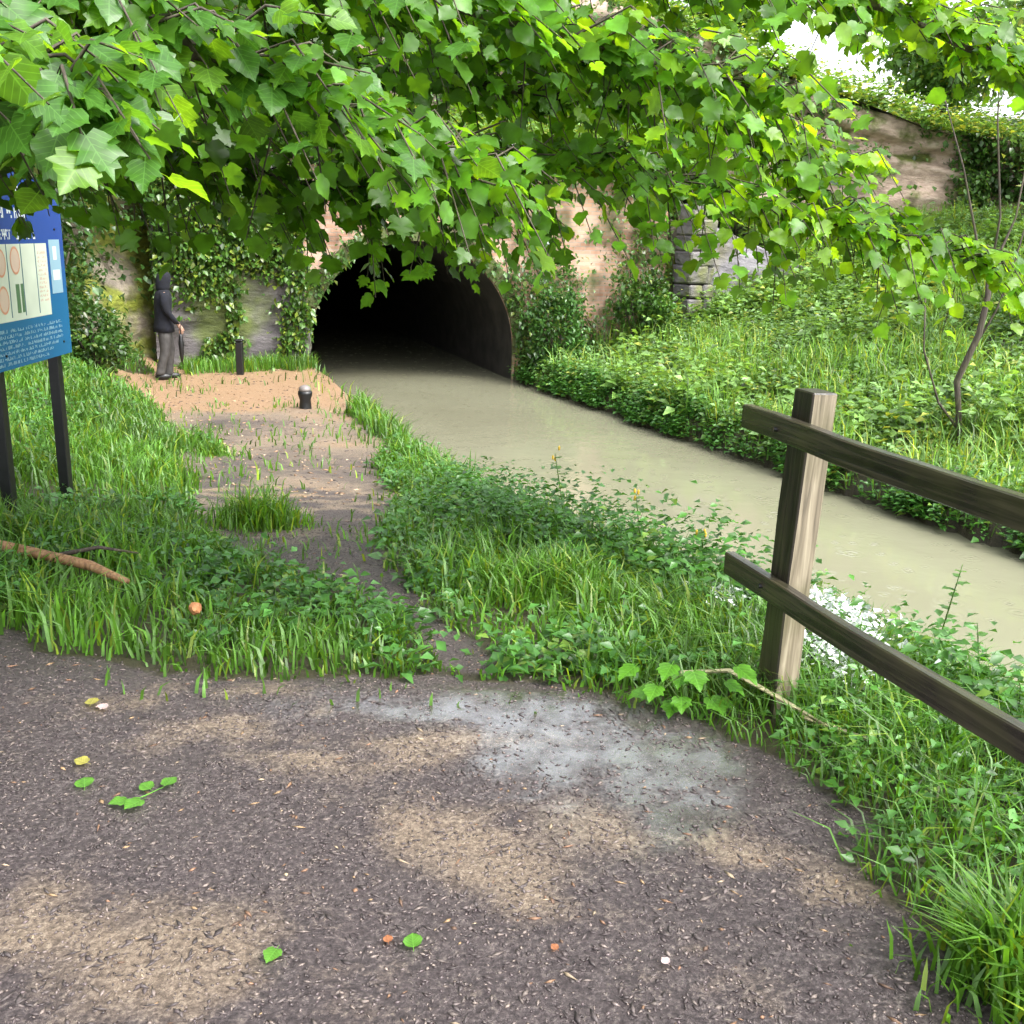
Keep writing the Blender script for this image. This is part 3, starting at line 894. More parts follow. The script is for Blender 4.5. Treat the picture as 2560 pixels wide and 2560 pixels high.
# strip at the near bank, tall and dense
def keep_nb(x, y):
    s = edgeL(y) - x
    c = sstep(.02, .1, s) * (1 - sstep(np.interp(y, [1, 7, 9], [1.0, .9, .25]), np.interp(y, [1, 7, 9], [1.9, 1.5, .6]), s)) * (1 - sstep(.2, .6, path_mask(x, y)))
    return c * np.clip(.3 + sstep(.38, .55, fbm(x * 1.7, y * 1.7, 0, 66)), 0, 1) * np.interp(y, [1, 8, 9.5, 12], [1, 1, .3, .1])
x, y = scatter(-1.5, 4, .8, 11, 420, keep_nb)
cover('bank_herbs', x, y, np.interp(y, [2, 4, 5, 7, 8.5], [.32, .36, .60, .52, .28]), .07, M['herb'], 'thick dark green herbs crowding the near canal edge', per=8, base=(1, 1.05, .95))
# herbs within the left verge
def keep_lv(x, y):
    return (1 - sstep(.2, .6, path_mask(x, y))) * (x < edgeL(y) - .3) * sstep(.45, .62, fbm(x * 1.3, y * 1.3, 0, 68)) * np.clip(6 / (y + 1), .3, 1)
x, y = scatter(-7.5, 1.2, 3.5, 18, 200, keep_lv)
cover('herbs', x, y, .20, .075, M['herb'], 'low broad-leaved weeds scattered through the left verge grass', per=6, base=(1.15, 1.15, 1.3))
x, y = scatter(.9, 3.4, .9, 5.8, 330, lambda a, b: keep_r(a, b) * .8)
cover('herbs', x, y, .22, .05, M['herb'], 'small leafy weeds under the fence rails', per=6, base=(1.15, 1.2, 1.0))

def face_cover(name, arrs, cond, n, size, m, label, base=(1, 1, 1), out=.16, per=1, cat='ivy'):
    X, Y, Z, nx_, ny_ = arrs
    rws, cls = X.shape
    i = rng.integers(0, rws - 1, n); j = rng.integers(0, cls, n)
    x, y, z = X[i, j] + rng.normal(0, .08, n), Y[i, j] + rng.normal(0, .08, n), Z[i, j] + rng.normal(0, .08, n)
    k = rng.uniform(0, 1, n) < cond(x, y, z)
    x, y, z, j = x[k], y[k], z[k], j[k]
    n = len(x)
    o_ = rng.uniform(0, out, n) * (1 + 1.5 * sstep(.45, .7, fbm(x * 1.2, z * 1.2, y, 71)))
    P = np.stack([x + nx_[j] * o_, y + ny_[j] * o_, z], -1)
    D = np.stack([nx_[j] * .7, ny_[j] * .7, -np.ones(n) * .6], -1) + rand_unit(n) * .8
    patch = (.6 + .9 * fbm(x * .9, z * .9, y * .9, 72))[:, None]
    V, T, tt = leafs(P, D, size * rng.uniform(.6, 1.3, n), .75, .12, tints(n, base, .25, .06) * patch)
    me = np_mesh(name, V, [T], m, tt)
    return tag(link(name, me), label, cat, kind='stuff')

# ivy on left rock face (dark, dense higher and at the left)
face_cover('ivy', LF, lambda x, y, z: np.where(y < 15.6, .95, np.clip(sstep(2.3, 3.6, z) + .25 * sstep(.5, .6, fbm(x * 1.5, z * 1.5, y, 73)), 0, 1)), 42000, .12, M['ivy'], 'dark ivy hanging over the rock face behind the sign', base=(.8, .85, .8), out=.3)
# ivy on the upper cliff, patchy
def c_up(x, y, z):
    hole = blob(x, z, 9.0, 4.6, 2.6, 1.7) * 2.4
    hole2 = blob(x, z, -3.9, 6.6, .8, 1.2) * 1.3 + blob(x, z, -7.2, 6.2, .8, .8)
    return np.clip(np.clip(.25 + 1.2 * sstep(.42, .56, fbm(x * .7, z * .9, 3, 74)) - hole - hole2, 0, 1) + 1.2 * sstep(10.0, 10.8, x + .7 * (fbm(z * 2, x, 0, 75) - .5)) + .5 * sstep(.62, .7, fbm(x * 2, z * 2, 1, 76)), 0, 1)
face_cover('ivy', CL, c_up, 45000, .15, M['ivy'], 'green ivy draped over the sandstone above the portal', base=(1.3, 1.25, 1.1), out=.3)

# ivy / ferns on the portal facade
def facade_ivy():
    n = 19000
    e_ = rng.uniform(-2.7, 5.4, n); z = rng.uniform(.2, 4.6, n)
    r_ = np.hypot(e_, z - SPR)
    inside = (np.abs(e_) < 2.02) & (z < SPR) | (r_ < 2.02)
    rise = .75 * sstep(2.1, 1.2, np.abs(e_ - 2.6) + (z - .2) * .55)
    top = sstep(3.2, 4.3, z + (fbm(e_ * 1.5, z, 0, 82) - .5) * 1.6)
    mid = blob(e_, z, 4.7, 1.9, .55, 1.1) + blob(e_, z, 2.6, 1.2, .5, .9)
    left = sstep(-1.9, -2.5, e_) * .5
    ringm = sstep(2.75, 2.1, r_) * (z > .5) * sstep(.35, .55, fbm(e_ * 1.3, z * 1.3, 0, 86)) * .8
    p = np.clip(ringm + top + rise + mid * 1.1 + left + .18 * sstep(.5, .6, fbm(e_ * 2, z * 2, 0, 83)), 0, 1)
    k = (rng.uniform(0, 1, n) < p) & ~inside
    e_, z = e_[k], z[k]; n = len(e_)
    o_ = -rng.uniform(.02, .30, n)
    P = np.stack([PM[0] + PE[0] * e_ + PN[0] * o_, PM[1] + PE[1] * e_ + PN[1] * o_, z], -1)
    D = np.stack([-PN[0] * .6 + 0 * e_, -PN[1] * .6 + 0 * e_, -.8 + 0 * e_], -1) + rand_unit(n) * .8
    V, T, tt = leafs(P, D, .12 * rng.uniform(.5, 1.2, n), .7, .12, tints(n, (1.25, 1.2, 1.1), .25, .10))
    me = np_mesh('ivy', V, [T], M['ivy'], tt)
    tag(link('ivy', me), 'ivy and ferns growing over the brick portal face', 'ivy', kind='stuff')
facade_ivy()
def wall_ivy():
    n = 13000
    e_ = rng.uniform(-4.7, -2.0, n); z = rng.uniform(.35, 3.7, n)
    p = np.clip(.8 * sstep(-3.1, -3.9, e_ + (fbm(e_, z * 1.5, 0, 87) - .5)) * sstep(1.2, 2.0, z) + sstep(1.8, 2.9, z + (fbm(e_ * 2, z * 2, 0, 84) - .5) * 2.2) + .9 * blob(e_, z, -2.3, 1.3, .25, .9) + .8 * sstep(.5, .62, fbm(e_ * 2.4, z * 2.4, 0, 85)), 0, 1)
    k = rng.uniform(0, 1, n) < p; e_, z = e_[k], z[k]; n = len(e_)
    o_ = -.62 - .3 * rng.uniform(0, 1, n) + .14 * (e_ + 4.3)
    P = np.stack([PM[0] + PE[0] * e_ + PN[0] * o_, PM[1] + PE[1] * e_ + PN[1] * o_, z], -1)
    D = np.stack([0 * e_, -.6 + 0 * e_, -.8 + 0 * e_], -1) + rand_unit(n) * .8
    V, T, tt = leafs(P, D, .12 * rng.uniform(.5, 1.2, n), .7, .12, tints(n, (1.3, 1.25, .9), .25, .25))
    tag(link('ivy', np_mesh('ivy', V, [T], M['ivy'], tt)), 'patchy ivy clinging to the grey stone wall left of the arch', 'ivy', kind='stuff')
    t = rng.uniform(0, 1, 1500); e_ = -4.3 + 2.3 * t; o_ = -1.0 + .14 * (e_ + 4.3) - rng.uniform(0, 1, 1500) ** 2.2 * .8 * (.3 + fbm(t * 6, 0 * t, 0, 134))
    x = PM[0] + PE[0] * e_ + PN[0] * o_; y = PM[1] + PE[1] * e_ + PN[1] * o_
    grass_obj('grass', x, y, rng.uniform(.08, .36, 1500) * (.5 + fbm(x * 3, y * 3, 0, 47)), rng.uniform(.014, .022, 1500), M['grass'], 'fringe of grass along the foot of the grey stone wall')
wall_ivy()
# growth on the hillside over the portal
x = rng.uniform(-13, 8, 9000); y = rng.uniform(18, 27, 9000); e_, n_ = en(x, y)
k = (n_ > .5) & (n_ < 7) & (e_ < 10); x, y = x[k], y[k]
cover('herbs', x, y, .55, .15, M['pale_herb'], 'leafy scrub on the slope above the tunnel mouth', zf=hill_z, per=6, base=(1, 1, .8), yellow=.15, spread=.12)
x = rng.uniform(-16, 18, 6500); y = 25.6 + rng.uniform(0, 1, 6500) ** 1.6 * 9
cover('herbs', x, y, .8, .19, M['pale_herb'], 'tangled bright scrub along the top of the cliff', zf=top_z, per=7, base=(1.25, 1.2, .9), yellow=.15, spread=.2)
e_ = rng.uniform(5.2, 10.5, 1500); n_ = rng.uniform(.3, 1.6, 1500)
cover('herbs', PM[0] + PE[0] * e_ + PN[0] * n_, PM[1] + PE[1] * e_ + PN[1] * n_, .5, .13, M['pale_herb'], 'leafy growth leaning over the top of the right wing wall', zf=lambda a, b: np.maximum(hill_z(a, b), 1.0) , per=6)

# ------------------------------------------------------------------ bushes and background trees
def crown(c, rad, n, size, m, base, parent, name='foliage', seed=0, clump=.33, yellow=.08, nc=None):
    c = np.array(c, float); rad = np.array(rad, float)
    nc = nc or 60
    u = rand_unit(nc) * (rng.uniform(.25, 1, nc) ** .45)[:, None]
    C = u * rad * .85
    br = rng.normal(1, .22, nc)
    k = rng.integers(0, nc, n)
    P = c + C[k] + rng.normal(0, 1, (n, 3)) * clump * rad * np.array([1, 1, .7]) * .6
    D = rand_unit(n) + np.array([0, 0, -.25])
    V, T, tt = leafs(P, D, size * rng.uniform(.6, 1.3, n), .6, .12, tints(n, base, .2, yellow) * br[k][:, None])
    me = np_mesh(name, V, [T], m, tt)
    o = link(name, me); tag(o, kind='stuff')
    o.parent = parent
    o.location = -Vector(parent.location)
    return o

def tree(name, base, h, rad, n, size, m, tint, label, cat='tree', group=None, trunk_r=.14, crown_z=None, lean=(0, 0)):
    r_ = empty(name, base)
    tag(r_, label, cat, group)
    cz = crown_z or (h - rad[2])
    tb = Tubes()
    top = (lean[0], lean[1], cz)
    tb.add([(0, 0, -.2), (lean[0] * .2 + .05, lean[1] * .2, cz * .35), (lean[0] * .6, lean[1] * .6 + .06, cz * .7), top], [trunk_r, trunk_r * .8, trunk_r * .6, trunk_r * .4])
    for i in range(7):
        a = i * 2.4; s = .4 + .06 * i
        p0 = Vector((lean[0] * s, lean[1] * s, cz * (s + .1)))
        p1 = p0 + Vector((math.cos(a) * rad[0] * .45, math.sin(a) * rad[1] * .45, rad[2] * .35))
        p2 = p0 + Vector((math.cos(a) * rad[0] * .8, math.sin(a) * rad[1] * .8, rad[2] * .7))
        tb.add([p0, p1, p2], [trunk_r * .4, trunk_r * .25, trunk_r * .08], sides=6)
    tb.build('trunk', M['bark'], r_)
    crown((base[0] + lean[0], base[1] + lean[1], base[2] + cz), rad, n, size, m, tint, r_)
    return r_

def gz(x, y): return float(ground_z(x, y))
def tz(x, y): return float(top_z(x, y))
TR = 'trees along the top of the cutting'
for i, (x, y, h, rx, rz, n, ti, lb) in enumerate([
    (-15, 29, 6.5, 3.2, 2.6, 6000, (1, 1, .9), 'broad green tree at the far left end of the hilltop'),
    (-10.5, 28, 4.5, 2.4, 2.0, 6000, (1.2, 1.15, .8), 'rounded tree on the crest above the mossy rock face'),
    (-6, 29, 3.6, 2.0, 1.6, 5000, (.95, 1, .9), 'dark bushy tree on the crest left of the tunnel axis'),
    (-1.8, 28.5, 2.8, 1.8, 1.3, 5000, (1.35, 1.25, .8), 'yellow-green tree on the crest directly over the tunnel'),
    (2.2, 29, 3.0, 1.9, 1.4, 5000, (1, 1.05, .9), 'mid green tree on the crest right of the tunnel axis'),
    (5.2, 28.5, 3.0, 1.4, 1.3, 4000, (1.2, 1.2, 1), 'low bushy tree beside the gap of open sky'),
    (11.4, 30, 3.4, 1.8, 1.5, 4600, (1.3, 1.3, 1.1), 'bushy tree on the crest right above the sandstone outcrop'),
]):
    tree('hilltop_tree', (x, y, tz(x, y)), h, (rx, rx, rz), n, .24, M['pale_herb'], ti, lb, group=TR)
tree('pale_tree', (11.4, 22.0, gz(11.4, 22.0)), 8.2, (1.7, 2.0, 3.2), 13000, .17, M['pale_herb'], (1.5, 1.4, 1.7), 'pale grey-green tree leaning over the slope at the right edge', trunk_r=.12, crown_z=4.6, lean=(-.3, -.4))
tree('pale_tree', (8.5, 15.5, gz(8.5, 15.5)), 5.2, (1.15, 1.3, 2.3), 7000, .12, M['pale_herb'], (1.5, 1.4, 1.7), 'smaller silvery shrub tree nearer the canal at the right edge', trunk_r=.07, crown_z=2.9, lean=(-.1, -.2))
tree('pale_tree', (13.2, 27.5, 5.2), 7.2, (2.6, 2.5, 3), 8000, .2, M['pale_herb'], (1.3, 1.25, 1.1), 'tall light green tree behind the sandstone outcrop', trunk_r=.15, crown_z=4.0)

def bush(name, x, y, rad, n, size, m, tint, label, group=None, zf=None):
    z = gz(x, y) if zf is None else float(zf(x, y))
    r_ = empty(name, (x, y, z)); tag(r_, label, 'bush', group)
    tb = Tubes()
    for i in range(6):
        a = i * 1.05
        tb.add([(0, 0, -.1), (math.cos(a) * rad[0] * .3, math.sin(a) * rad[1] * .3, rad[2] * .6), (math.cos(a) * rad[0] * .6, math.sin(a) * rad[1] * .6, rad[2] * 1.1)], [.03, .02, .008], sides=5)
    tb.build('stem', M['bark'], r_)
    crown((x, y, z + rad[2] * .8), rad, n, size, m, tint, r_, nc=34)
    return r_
BG = 'bushes on the cutting sides'
bush('bush', 2.4, 20.6, (.7, .5, .9), 2600, .11, M['ivy'], (1.3, 1.3, 1.1), 'leafy bush at the foot of the brick face right of the arch', BG)
bush('bush', .75, 20.0, (.6, .5, .95), 2600, .10, M['ivy'], (1.2, 1.3, 1.3), 'green bush hugging the right corner of the tunnel mouth', BG)
bush('bush', 8.3, 23.2, (.9, .8, .45), 2000, .13, M['ivy'], (1.1, 1.1, 1.1), 'dark low bush just above the grey wing wall end', BG)
bush('bush', 12.8, 23.6, (1.5, 1.2, 1.0), 3200, .14, M['ivy'], (1.2, 1.3, 1.3), 'spreading bush below the sandstone outcrop', BG)
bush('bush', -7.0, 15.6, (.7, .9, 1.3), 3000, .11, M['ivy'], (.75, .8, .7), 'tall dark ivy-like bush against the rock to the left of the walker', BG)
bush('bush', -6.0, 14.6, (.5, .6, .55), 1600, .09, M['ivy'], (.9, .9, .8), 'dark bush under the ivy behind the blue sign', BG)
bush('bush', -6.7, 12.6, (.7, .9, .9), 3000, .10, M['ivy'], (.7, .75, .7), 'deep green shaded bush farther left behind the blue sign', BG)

# ------------------------------------------------------------------ sapling on the far bank
sap = empty('sapling', (5.29, 12.0, gz(5.29, 12.0)))
tag(sap, 'thin bare-stemmed sapling forking upward on the far bank', 'sapling')
sz = .57
def rel(p): return (p[0] - 5.29, p[1] - 12.0, p[2] - sz)
tb = Tubes()
tb.add([(0, 0, -.1), rel((5.22, 12.0, 1.0)), rel((5.15, 12, 1.35)), rel((5.33, 12, 1.9)), rel((5.37, 12.0, 2.35)), rel((5.30, 12.05, 2.9))], [.045, .035, .04, .04, .035, .012])
tb.build('trunk', M['bark'], sap)
for pts, rr in [([(5.27, 12, .75), (4.95, 11.95, 1.1), (4.7, 11.95, 1.7), (4.66, 12, 2.3)], [.018, .014, .011, .008]),
                ([(5.35, 12, 2.3), (5.42, 12.05, 2.7), (5.6, 12.1, 3.2), (5.65, 12.1, 4.2)], [.025, .018, .012, .007]),
                ([(5.3, 12, 1.75), (5.5, 12, 2.2), (5.62, 12, 2.75), (5.8, 12.1, 3.6)], [.016, .012, .01, .006]),
                ([(5.36, 12, 2.45), (5.15, 12, 2.95), (4.9, 12, 3.7), (4.6, 12.1, 4.5)], [.02, .015, .01, .006]),
                ([(5.35, 12, 2.4), (5.38, 12, 3.2), (5.2, 12, 4.2), (5.1, 12, 5.2)], [.018, .013, .01, .005])]:
    tb = Tubes(); tb.add([rel(p) for p in pts], rr, sides=6); tb.build('branch', M['bark'], sap)
crown((5.4, 12.0, 5.0), (.8, .6, .5), 140, .11, M['pale_herb'], (1.5, 1.4, 1.2), sap, nc=24)

# ------------------------------------------------------------------ overhanging tree (big leaves)
def leaf_mesh(name, kind, m):
    # outline of a lobed, toothed leaf; unit length along +Y
    if kind == 0:
        o_ = [(0, 0), (.16, -.06), (.34, .02), (.47, .20), (.40, .30), (.52, .48), (.36, .52), (.32, .66), (.20, .70), (.12, .86), (0, 1.0)]
    elif kind == 1:
        o_ = [(0, 0), (.20, -.02), (.36, .12), (.40, .28), (.46, .40), (.40, .52), (.36, .62), (.27, .70), (.20, .82), (.10, .88), (0, 1.0)]
    else:
        o_ = [(0, 0), (.22, -.10), (.40, .00), (.56, .28), (.38, .34), (.58, .56), (.34, .56), (.26, .62), (.24, .80), (.10, .78), (0, 1.02)]
    V, T = [], []
    mid = [(0, 0, 0), (0, .35, -.02), (0, .7, -.03), (0, 1.0, -.10)]
    V += mid
    def zf(x, y): return .20 * (abs(x) / .5) - .42 * abs(x) ** 2 * 1.6 + .09 * math.sin(y * 11 + kind * 2) * abs(x) - .30 * max(0, y - .4) ** 2
    for s in (1, -1):
        ids = [0]
        for (x, y) in o_[1:-1]:
            V.append((s * x, y, zf(x, y))); ids.append(len(V) - 1)
        ids.append(3)
        for a, b in zip(ids[:-1], ids[1:]):
            ya = (V[a][1] + V[b][1]) / 2
            c = 1 if ya < .55 else 2
            if a == c or b == c: continue
            T.append((a, b, c) if s > 0 else (b, a, c))
        # stitch the fan change
        for a in ids[1:-1]:
            pass
        k = next(i for i in range(len(ids) - 1) if (V[ids[i]][1] + V[ids[i + 1]][1]) / 2 >= .55)
        T.append((1, ids[k], 2) if s > 0 else (ids[k], 1, 2))
    # petiole
    b = len(V); V += [(-.012, -.28, .02), (.012, -.28, .02), (.012, 0, 0), (-.012, 0, 0)]
    T += [(b, b + 1, b + 2), (b, b + 2, b + 3)]
    V = np.array(V, float); T = np.array(T)
    me = bpy.data.meshes.new(name)
    me.from_pydata([tuple(v) for v in V], [], [tuple(t) for t in T])
    me.materials.append(m)
    for p in me.polygons: p.use_smooth = True
    return me, V, T

tree_o = empty('overhanging_tree', (-3.6, 3.2, gz(-3.6, 3.2)))
tag(tree_o, 'leafy tree whose wet lobed leaves hang across the top of the view', 'tree')
TB = Vector(tree_o.location)
M['canopy_lit'] = leaf_mat('canopy_leaf_lit', (0.125, 0.26, 0.018), rough=0.33, trans=0.55, tcol=(2.2, 1.9, .4), attr=False)  # light on the right-hand leaves painted in as a yellower green
LM = []
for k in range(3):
    for mm in (M['canopy_dark'], M['canopy_light'], M['canopy_lit']):
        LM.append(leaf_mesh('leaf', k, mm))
tb = Tubes()
tb.add([(0, 0, -.3), (.05, 0, .6), (-.05, .1, 1.6), (.1, .1, 2.6), (.2, .3, 4.0), (.1, .5, 5.8)], [.26, .20, .17, .15, .12, .07], sides=12)
tb.build('trunk', M['bark'], tree_o)
LIMBS = {
 'A': [(-3.5, 3.3, 2.6), (-2.6, 3.3, 3.25), (-1.73, 3.4, 3.42), (-1.18, 4.0, 3.36), (-0.5, 4.5, 3.2), (0.36, 4.9, 3.17), (1.35, 5.2, 2.98), (2.39, 5.4, 2.74)],
 'B': [(-3.45, 3.3, 3.2), (-2.4, 3.0, 3.75), (-1.51, 3.0, 3.52), (-1.06, 2.9, 3.36), (-0.71, 3.2, 3.24), (-0.34, 3.6, 3.1), (-.1, 3.8, 2.98)],
 'C': [(-3.4, 3.4, 4.0), (-2.4, 3.8, 4.15), (-1.56, 4.0, 4.0), (-0.66, 4.5, 3.78), (0.35, 5.0, 3.6), (1.17, 5.3, 3.32), (1.6, 5.5, 3.0)],
 'D': [(-3.4, 3.5, 4.6), (-2.0, 3.8, 4.4), (-0.58, 4.0, 4.05), (0.29, 4.5, 3.93), (1.04, 5.0, 3.95), (1.65, 5.2, 3.90), (2.28, 5.3, 3.68), (2.8, 5.4, 3.4)],
 'E': [(-3.4, 3.1, 3.0), (-2.2, 2.4, 3.35), (-1.29, 2.2, 3.2), (-1.03, 2.25, 3.13), (-0.93, 2.3, 3.02)],
 'F': [(-3.5, 3.4, 2.8), (-2.7, 3.9, 3.25), (-2.07, 4.0, 3.25), (-1.48, 4.4, 3.12), (-0.9, 4.8, 3.02), (-0.09, 5.0, 2.98)],
 'G': [(-3.4, 3.4, 4.3), (-2.6, 4.6, 4.3), (-1.9, 5.2, 4.1), (-0.9, 5.6, 3.9), (0.1, 6.0, 3.75), (1.0, 6.2, 3.5), (1.9, 6.3, 3.3)],
 'I': [(-3.4, 3.4, 3.9), (-2.3, 4.4, 3.75), (-1.3, 4.8, 3.62), (-.3, 5.0, 3.5), (.6, 5.2, 3.42)],
 'J': [(-3.4, 3.4, 4.2), (-2.2, 3.2, 3.95), (-1.2, 3.5, 3.8), (-.3, 3.9, 3.62), (.4, 4.2, 3.5), (1.0, 4.3, 3.4)],
 'K': [(-3.4, 3.5, 4.8), (-1.5, 4.6, 4.7), (0, 5.4, 4.55), (1.0, 5.8, 4.40)],
 'H': [(-3.4, 3.4, 3.8), (-2.9, 4.8, 3.8), (-2.4, 5.4, 3.65), (-1.5, 5.8, 3.5), (-0.6, 6.0, 3.35)],
}
LP, LD, LS, LB = [], [], [], []
twigs = Tubes()
def limb_pt(pts, s):
    seg = [(Vector(b) - Vector(a)).length for a, b in zip(pts[:-1], pts[1:])]
    for i, l in enumerate(seg):
        if s <= l: return Vector(pts[i]).lerp(Vector(pts[i + 1]), s / l), (Vector(pts[i + 1]) - Vector(pts[i])).normalized()
        s -= l
    return Vector(pts[-1]), (Vector(pts[-1]) - Vector(pts[-2])).normalized()
DROOP = dict(A=.48, B=.46, C=.42, D=.28, E=.26, F=.50, G=.42, H=.45, I=.45, J=.4, K=.34)
for key, pts in LIMBS.items():
    L = sum((Vector(b) - Vector(a)).length for a, b in zip(pts[:-1], pts[1:]))
    tb = Tubes()
    n = len(pts)
    r0_ = .055 if key in 'ABCD' else .04
    tb.add([Vector(p) - TB for p in pts], [r0_ * (1 - i / (n - .6)) ** 1.1 + .004 for i in range(n)], sides=7)
    tb.build('branch', M['bark'], tree_o)
    s = 1.0
    while s < L:
        p, dr = limb_pt(pts, s)
        for rep in range(3):
            a = random.uniform(-1.6, 1.6)
            side = Vector((dr.x * math.cos(a) - dr.y * math.sin(a), dr.x * math.sin(a) + dr.y * math.cos(a), 0))
            tl = random.uniform(.25, .62) * (1.1 - .35 * s / L)
            drop = DROOP[key] * random.uniform(.1, 1.15)
            upk = random.uniform(0, .14)
            p1 = p + side * tl * .5 + Vector((0, 0, upk - drop * .15))
            p2 = p + side * tl + Vector((0, 0, upk - drop * .9))
            twigs.add([p - TB, p1 - TB, p2 - TB], [.006, .004, .002], sides=4, cap=False)
            nl = max(5, int(tl / .040))
            for q in range(nl):
                f = (q + .7) / nl
                c = p.lerp(p1, min(1, f * 2)) if f < .5 else p1.lerp(p2, f * 2 - 1)
                tdir = (p2 - p).normalized()
                sgn = 1 if q % 2 else -1
                lat = tdir.cross(Vector((0, 0, 1))).normalized() * sgn
                d = (tdir * .5 + lat * .8 + Vector((0, 0, -.45)) + Vector((random.gauss(0, .25), random.gauss(0, .25), random.gauss(0, .22)))).normalized()
                LP.append(c + d * .02); LD.append(d); LS.append(random.uniform(.055, .105) * (1.0 if key != 'E' else 1.1)); LB.append(key)
        s += random.uniform(.045, .09)
twigs.build('twig', M['bark'], tree_o)['kind'] = 'stuff'
LPa = np.array([tuple(v) for v in LP]); LDa = np.array([tuple(v) for v in LD]); LSa = np.array(LS)
# leaf frames: normals mostly up, tilted
Nr = np.stack([rng.normal(0, .55, len(LPa)), rng.normal(-.35, .55, len(LPa)), np.ones(len(LPa))], -1)
Yx = LDa; Xx = np.cross(Yx, Nr); Xx /= np.linalg.norm(Xx, axis=1)[:, None]; Zx = np.cross(Xx, Yx)
RM = np.stack([Xx, Yx, Zx], 2)      # columns
# the largest in the picture: nearest to the lens among those in front of it
v = LPa - np.array([0, 0, 2.85])
dep = v @ np.array(fwd)
uu = (v @ np.array(rt)) / dep; vv = (v @ np.array(up)) / dep
vis = (np.abs(uu) < .52) & (np.abs(vv) < .52) & (dep > 1)
big = np.where(vis, LSa / dep, -1)
order = np.argsort(-big)
solo = order[:300]
kindi = rng.integers(0, 3, len(LPa))
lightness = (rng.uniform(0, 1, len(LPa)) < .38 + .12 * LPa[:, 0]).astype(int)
lightness[rng.uniform(0, 1, len(LPa)) < np.clip(.06 + .22 * (LPa[:, 0] + .3), .04, .6)] = 2  # share of leaves in the painted lit colour grows to the right
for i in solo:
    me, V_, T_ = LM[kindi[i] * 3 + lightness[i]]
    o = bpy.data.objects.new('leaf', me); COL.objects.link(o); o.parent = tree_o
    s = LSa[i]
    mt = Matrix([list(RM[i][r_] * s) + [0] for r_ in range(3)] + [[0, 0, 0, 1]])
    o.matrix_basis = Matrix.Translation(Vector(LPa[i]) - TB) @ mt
rest = order[300:]
VV, TT, CC = [], [], []
base_i = 0
for kd in range(3):
    sel = rest[kindi[rest] == kd]
    _, V0, T0 = LM[kd * 3]
    W = np.einsum('nij,vj->nvi', RM[sel] * LSa[sel][:, None, None], V0) + (LPa[sel] - np.array(TB))[:, None, :]
    n = len(sel)
    VV.append(W.reshape(-1, 3))
    TT.append((T0[None] + (np.arange(n) * len(V0))[:, None, None] + base_i).reshape(-1, 3))
    t = tints(n, (1, 1, 1), .2, 0)
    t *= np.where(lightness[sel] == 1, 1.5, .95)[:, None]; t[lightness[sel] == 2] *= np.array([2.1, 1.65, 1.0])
    CC.append(np.repeat(t, len(V0), axis=0)); base_i += n * len(V0)
me = np_mesh('foliage', np.concatenate(VV), [np.concatenate(TT)], M['canopy'], np.concatenate(CC), True)
tag(link('foliage', me, None, tree_o), kind='stuff')
# upper crown above and behind the branches
crown((-3.4, 4.2, 7.0), (2.6, 2.8, 2.0), 9000, .13, M['canopy'], (1, 1, 1), tree_o, nc=60)

# ------------------------------------------------------------------ fence
fence = empty('wooden_fence', (.98, 3.30, 1.25))
tag(fence, 'weathered wooden post with two dark rails running along the near bank', 'fence')
def fence_post(x, y, ztop, yaw, zb=.95, lean=(0.02, 0)):
    bm = bmesh.new()
    vs = add_box(bm, (0, 0, 0), (.092, .118, ztop - zb), bevel=.005)
    bmesh.ops.subdivide_edges(bm, edges=[e_ for e_ in bm.edges if abs(e_.verts[0].co.z - e_.verts[1].co.z) > .5], cuts=6)
    for v_ in bm.verts:
        v_.co.x += .002 * math.sin(v_.co.z * 9 + v_.co.y * 30); v_.co.y += .003 * math.sin(v_.co.z * 6)
    me = bpy.data.meshes.new('post'); bm.normal_update()
    bm.to_mesh(me); bm.free()
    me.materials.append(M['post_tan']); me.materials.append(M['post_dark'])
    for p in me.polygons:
        if p.normal.x < -.6 or p.normal.z > .5: p.material_index = 1  # shade painted into the left face as darker timber; top darkened as well
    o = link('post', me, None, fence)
    o.location = (x - .98, y - 3.30, (ztop + zb) / 2 - 1.25)
    o.rotation_euler = (0, lean[0], yaw)
    return o
YAW = math.atan2(.95, .30) - PI / 2     # rail direction (.30,-.95) lies along local -Y
YAW = math.atan2(.30, .95)
fence_post(.955, 3.33, 2.38, YAW, lean=(.035, 0))
fence_post(1.76, .90, 2.36, YAW)
def rail(p0, p1, h=.088, d=.042):
    p0, p1 = Vector(p0), Vector(p1)
    L = (p1 - p0).length
    bm = bmesh.new()
    add_box(bm, (0, 0, 0), (d, h, L), bevel=.004)
    bmesh.ops.subdivide_edges(bm, edges=[e_ for e_ in bm.edges if abs(e_.verts[0].co.z - e_.verts[1].co.z) > .5], cuts=14)
    for v_ in bm.verts:
        v_.co.y += .004 * math.sin(v_.co.z * 4.1 + 1) + .0015 * math.sin(v_.co.z * 23); v_.co.x += .003 * math.sin(v_.co.z * 3 + h * 9)
    o = bm_obj('rail', bm, M['rail'], fence)
    z = (p1 - p0).normalized(); y_ = Vector((0, 0, 1)); y_ = (y_ - z * y_.dot(z)).normalized(); x_ = y_.cross(z)
    o.matrix_basis = Matrix.Translation((p0 + p1) / 2 - Vector((.98, 3.30, 1.25))) @ Matrix((x_, y_, z)).transposed().to_4x4()
    return o
rail((.812, 3.57, 2.250), (1.63, .756, 2.259), .082, .039)
rail((.795, 3.58, 1.707), (1.694, .936, 1.673), .082, .039)
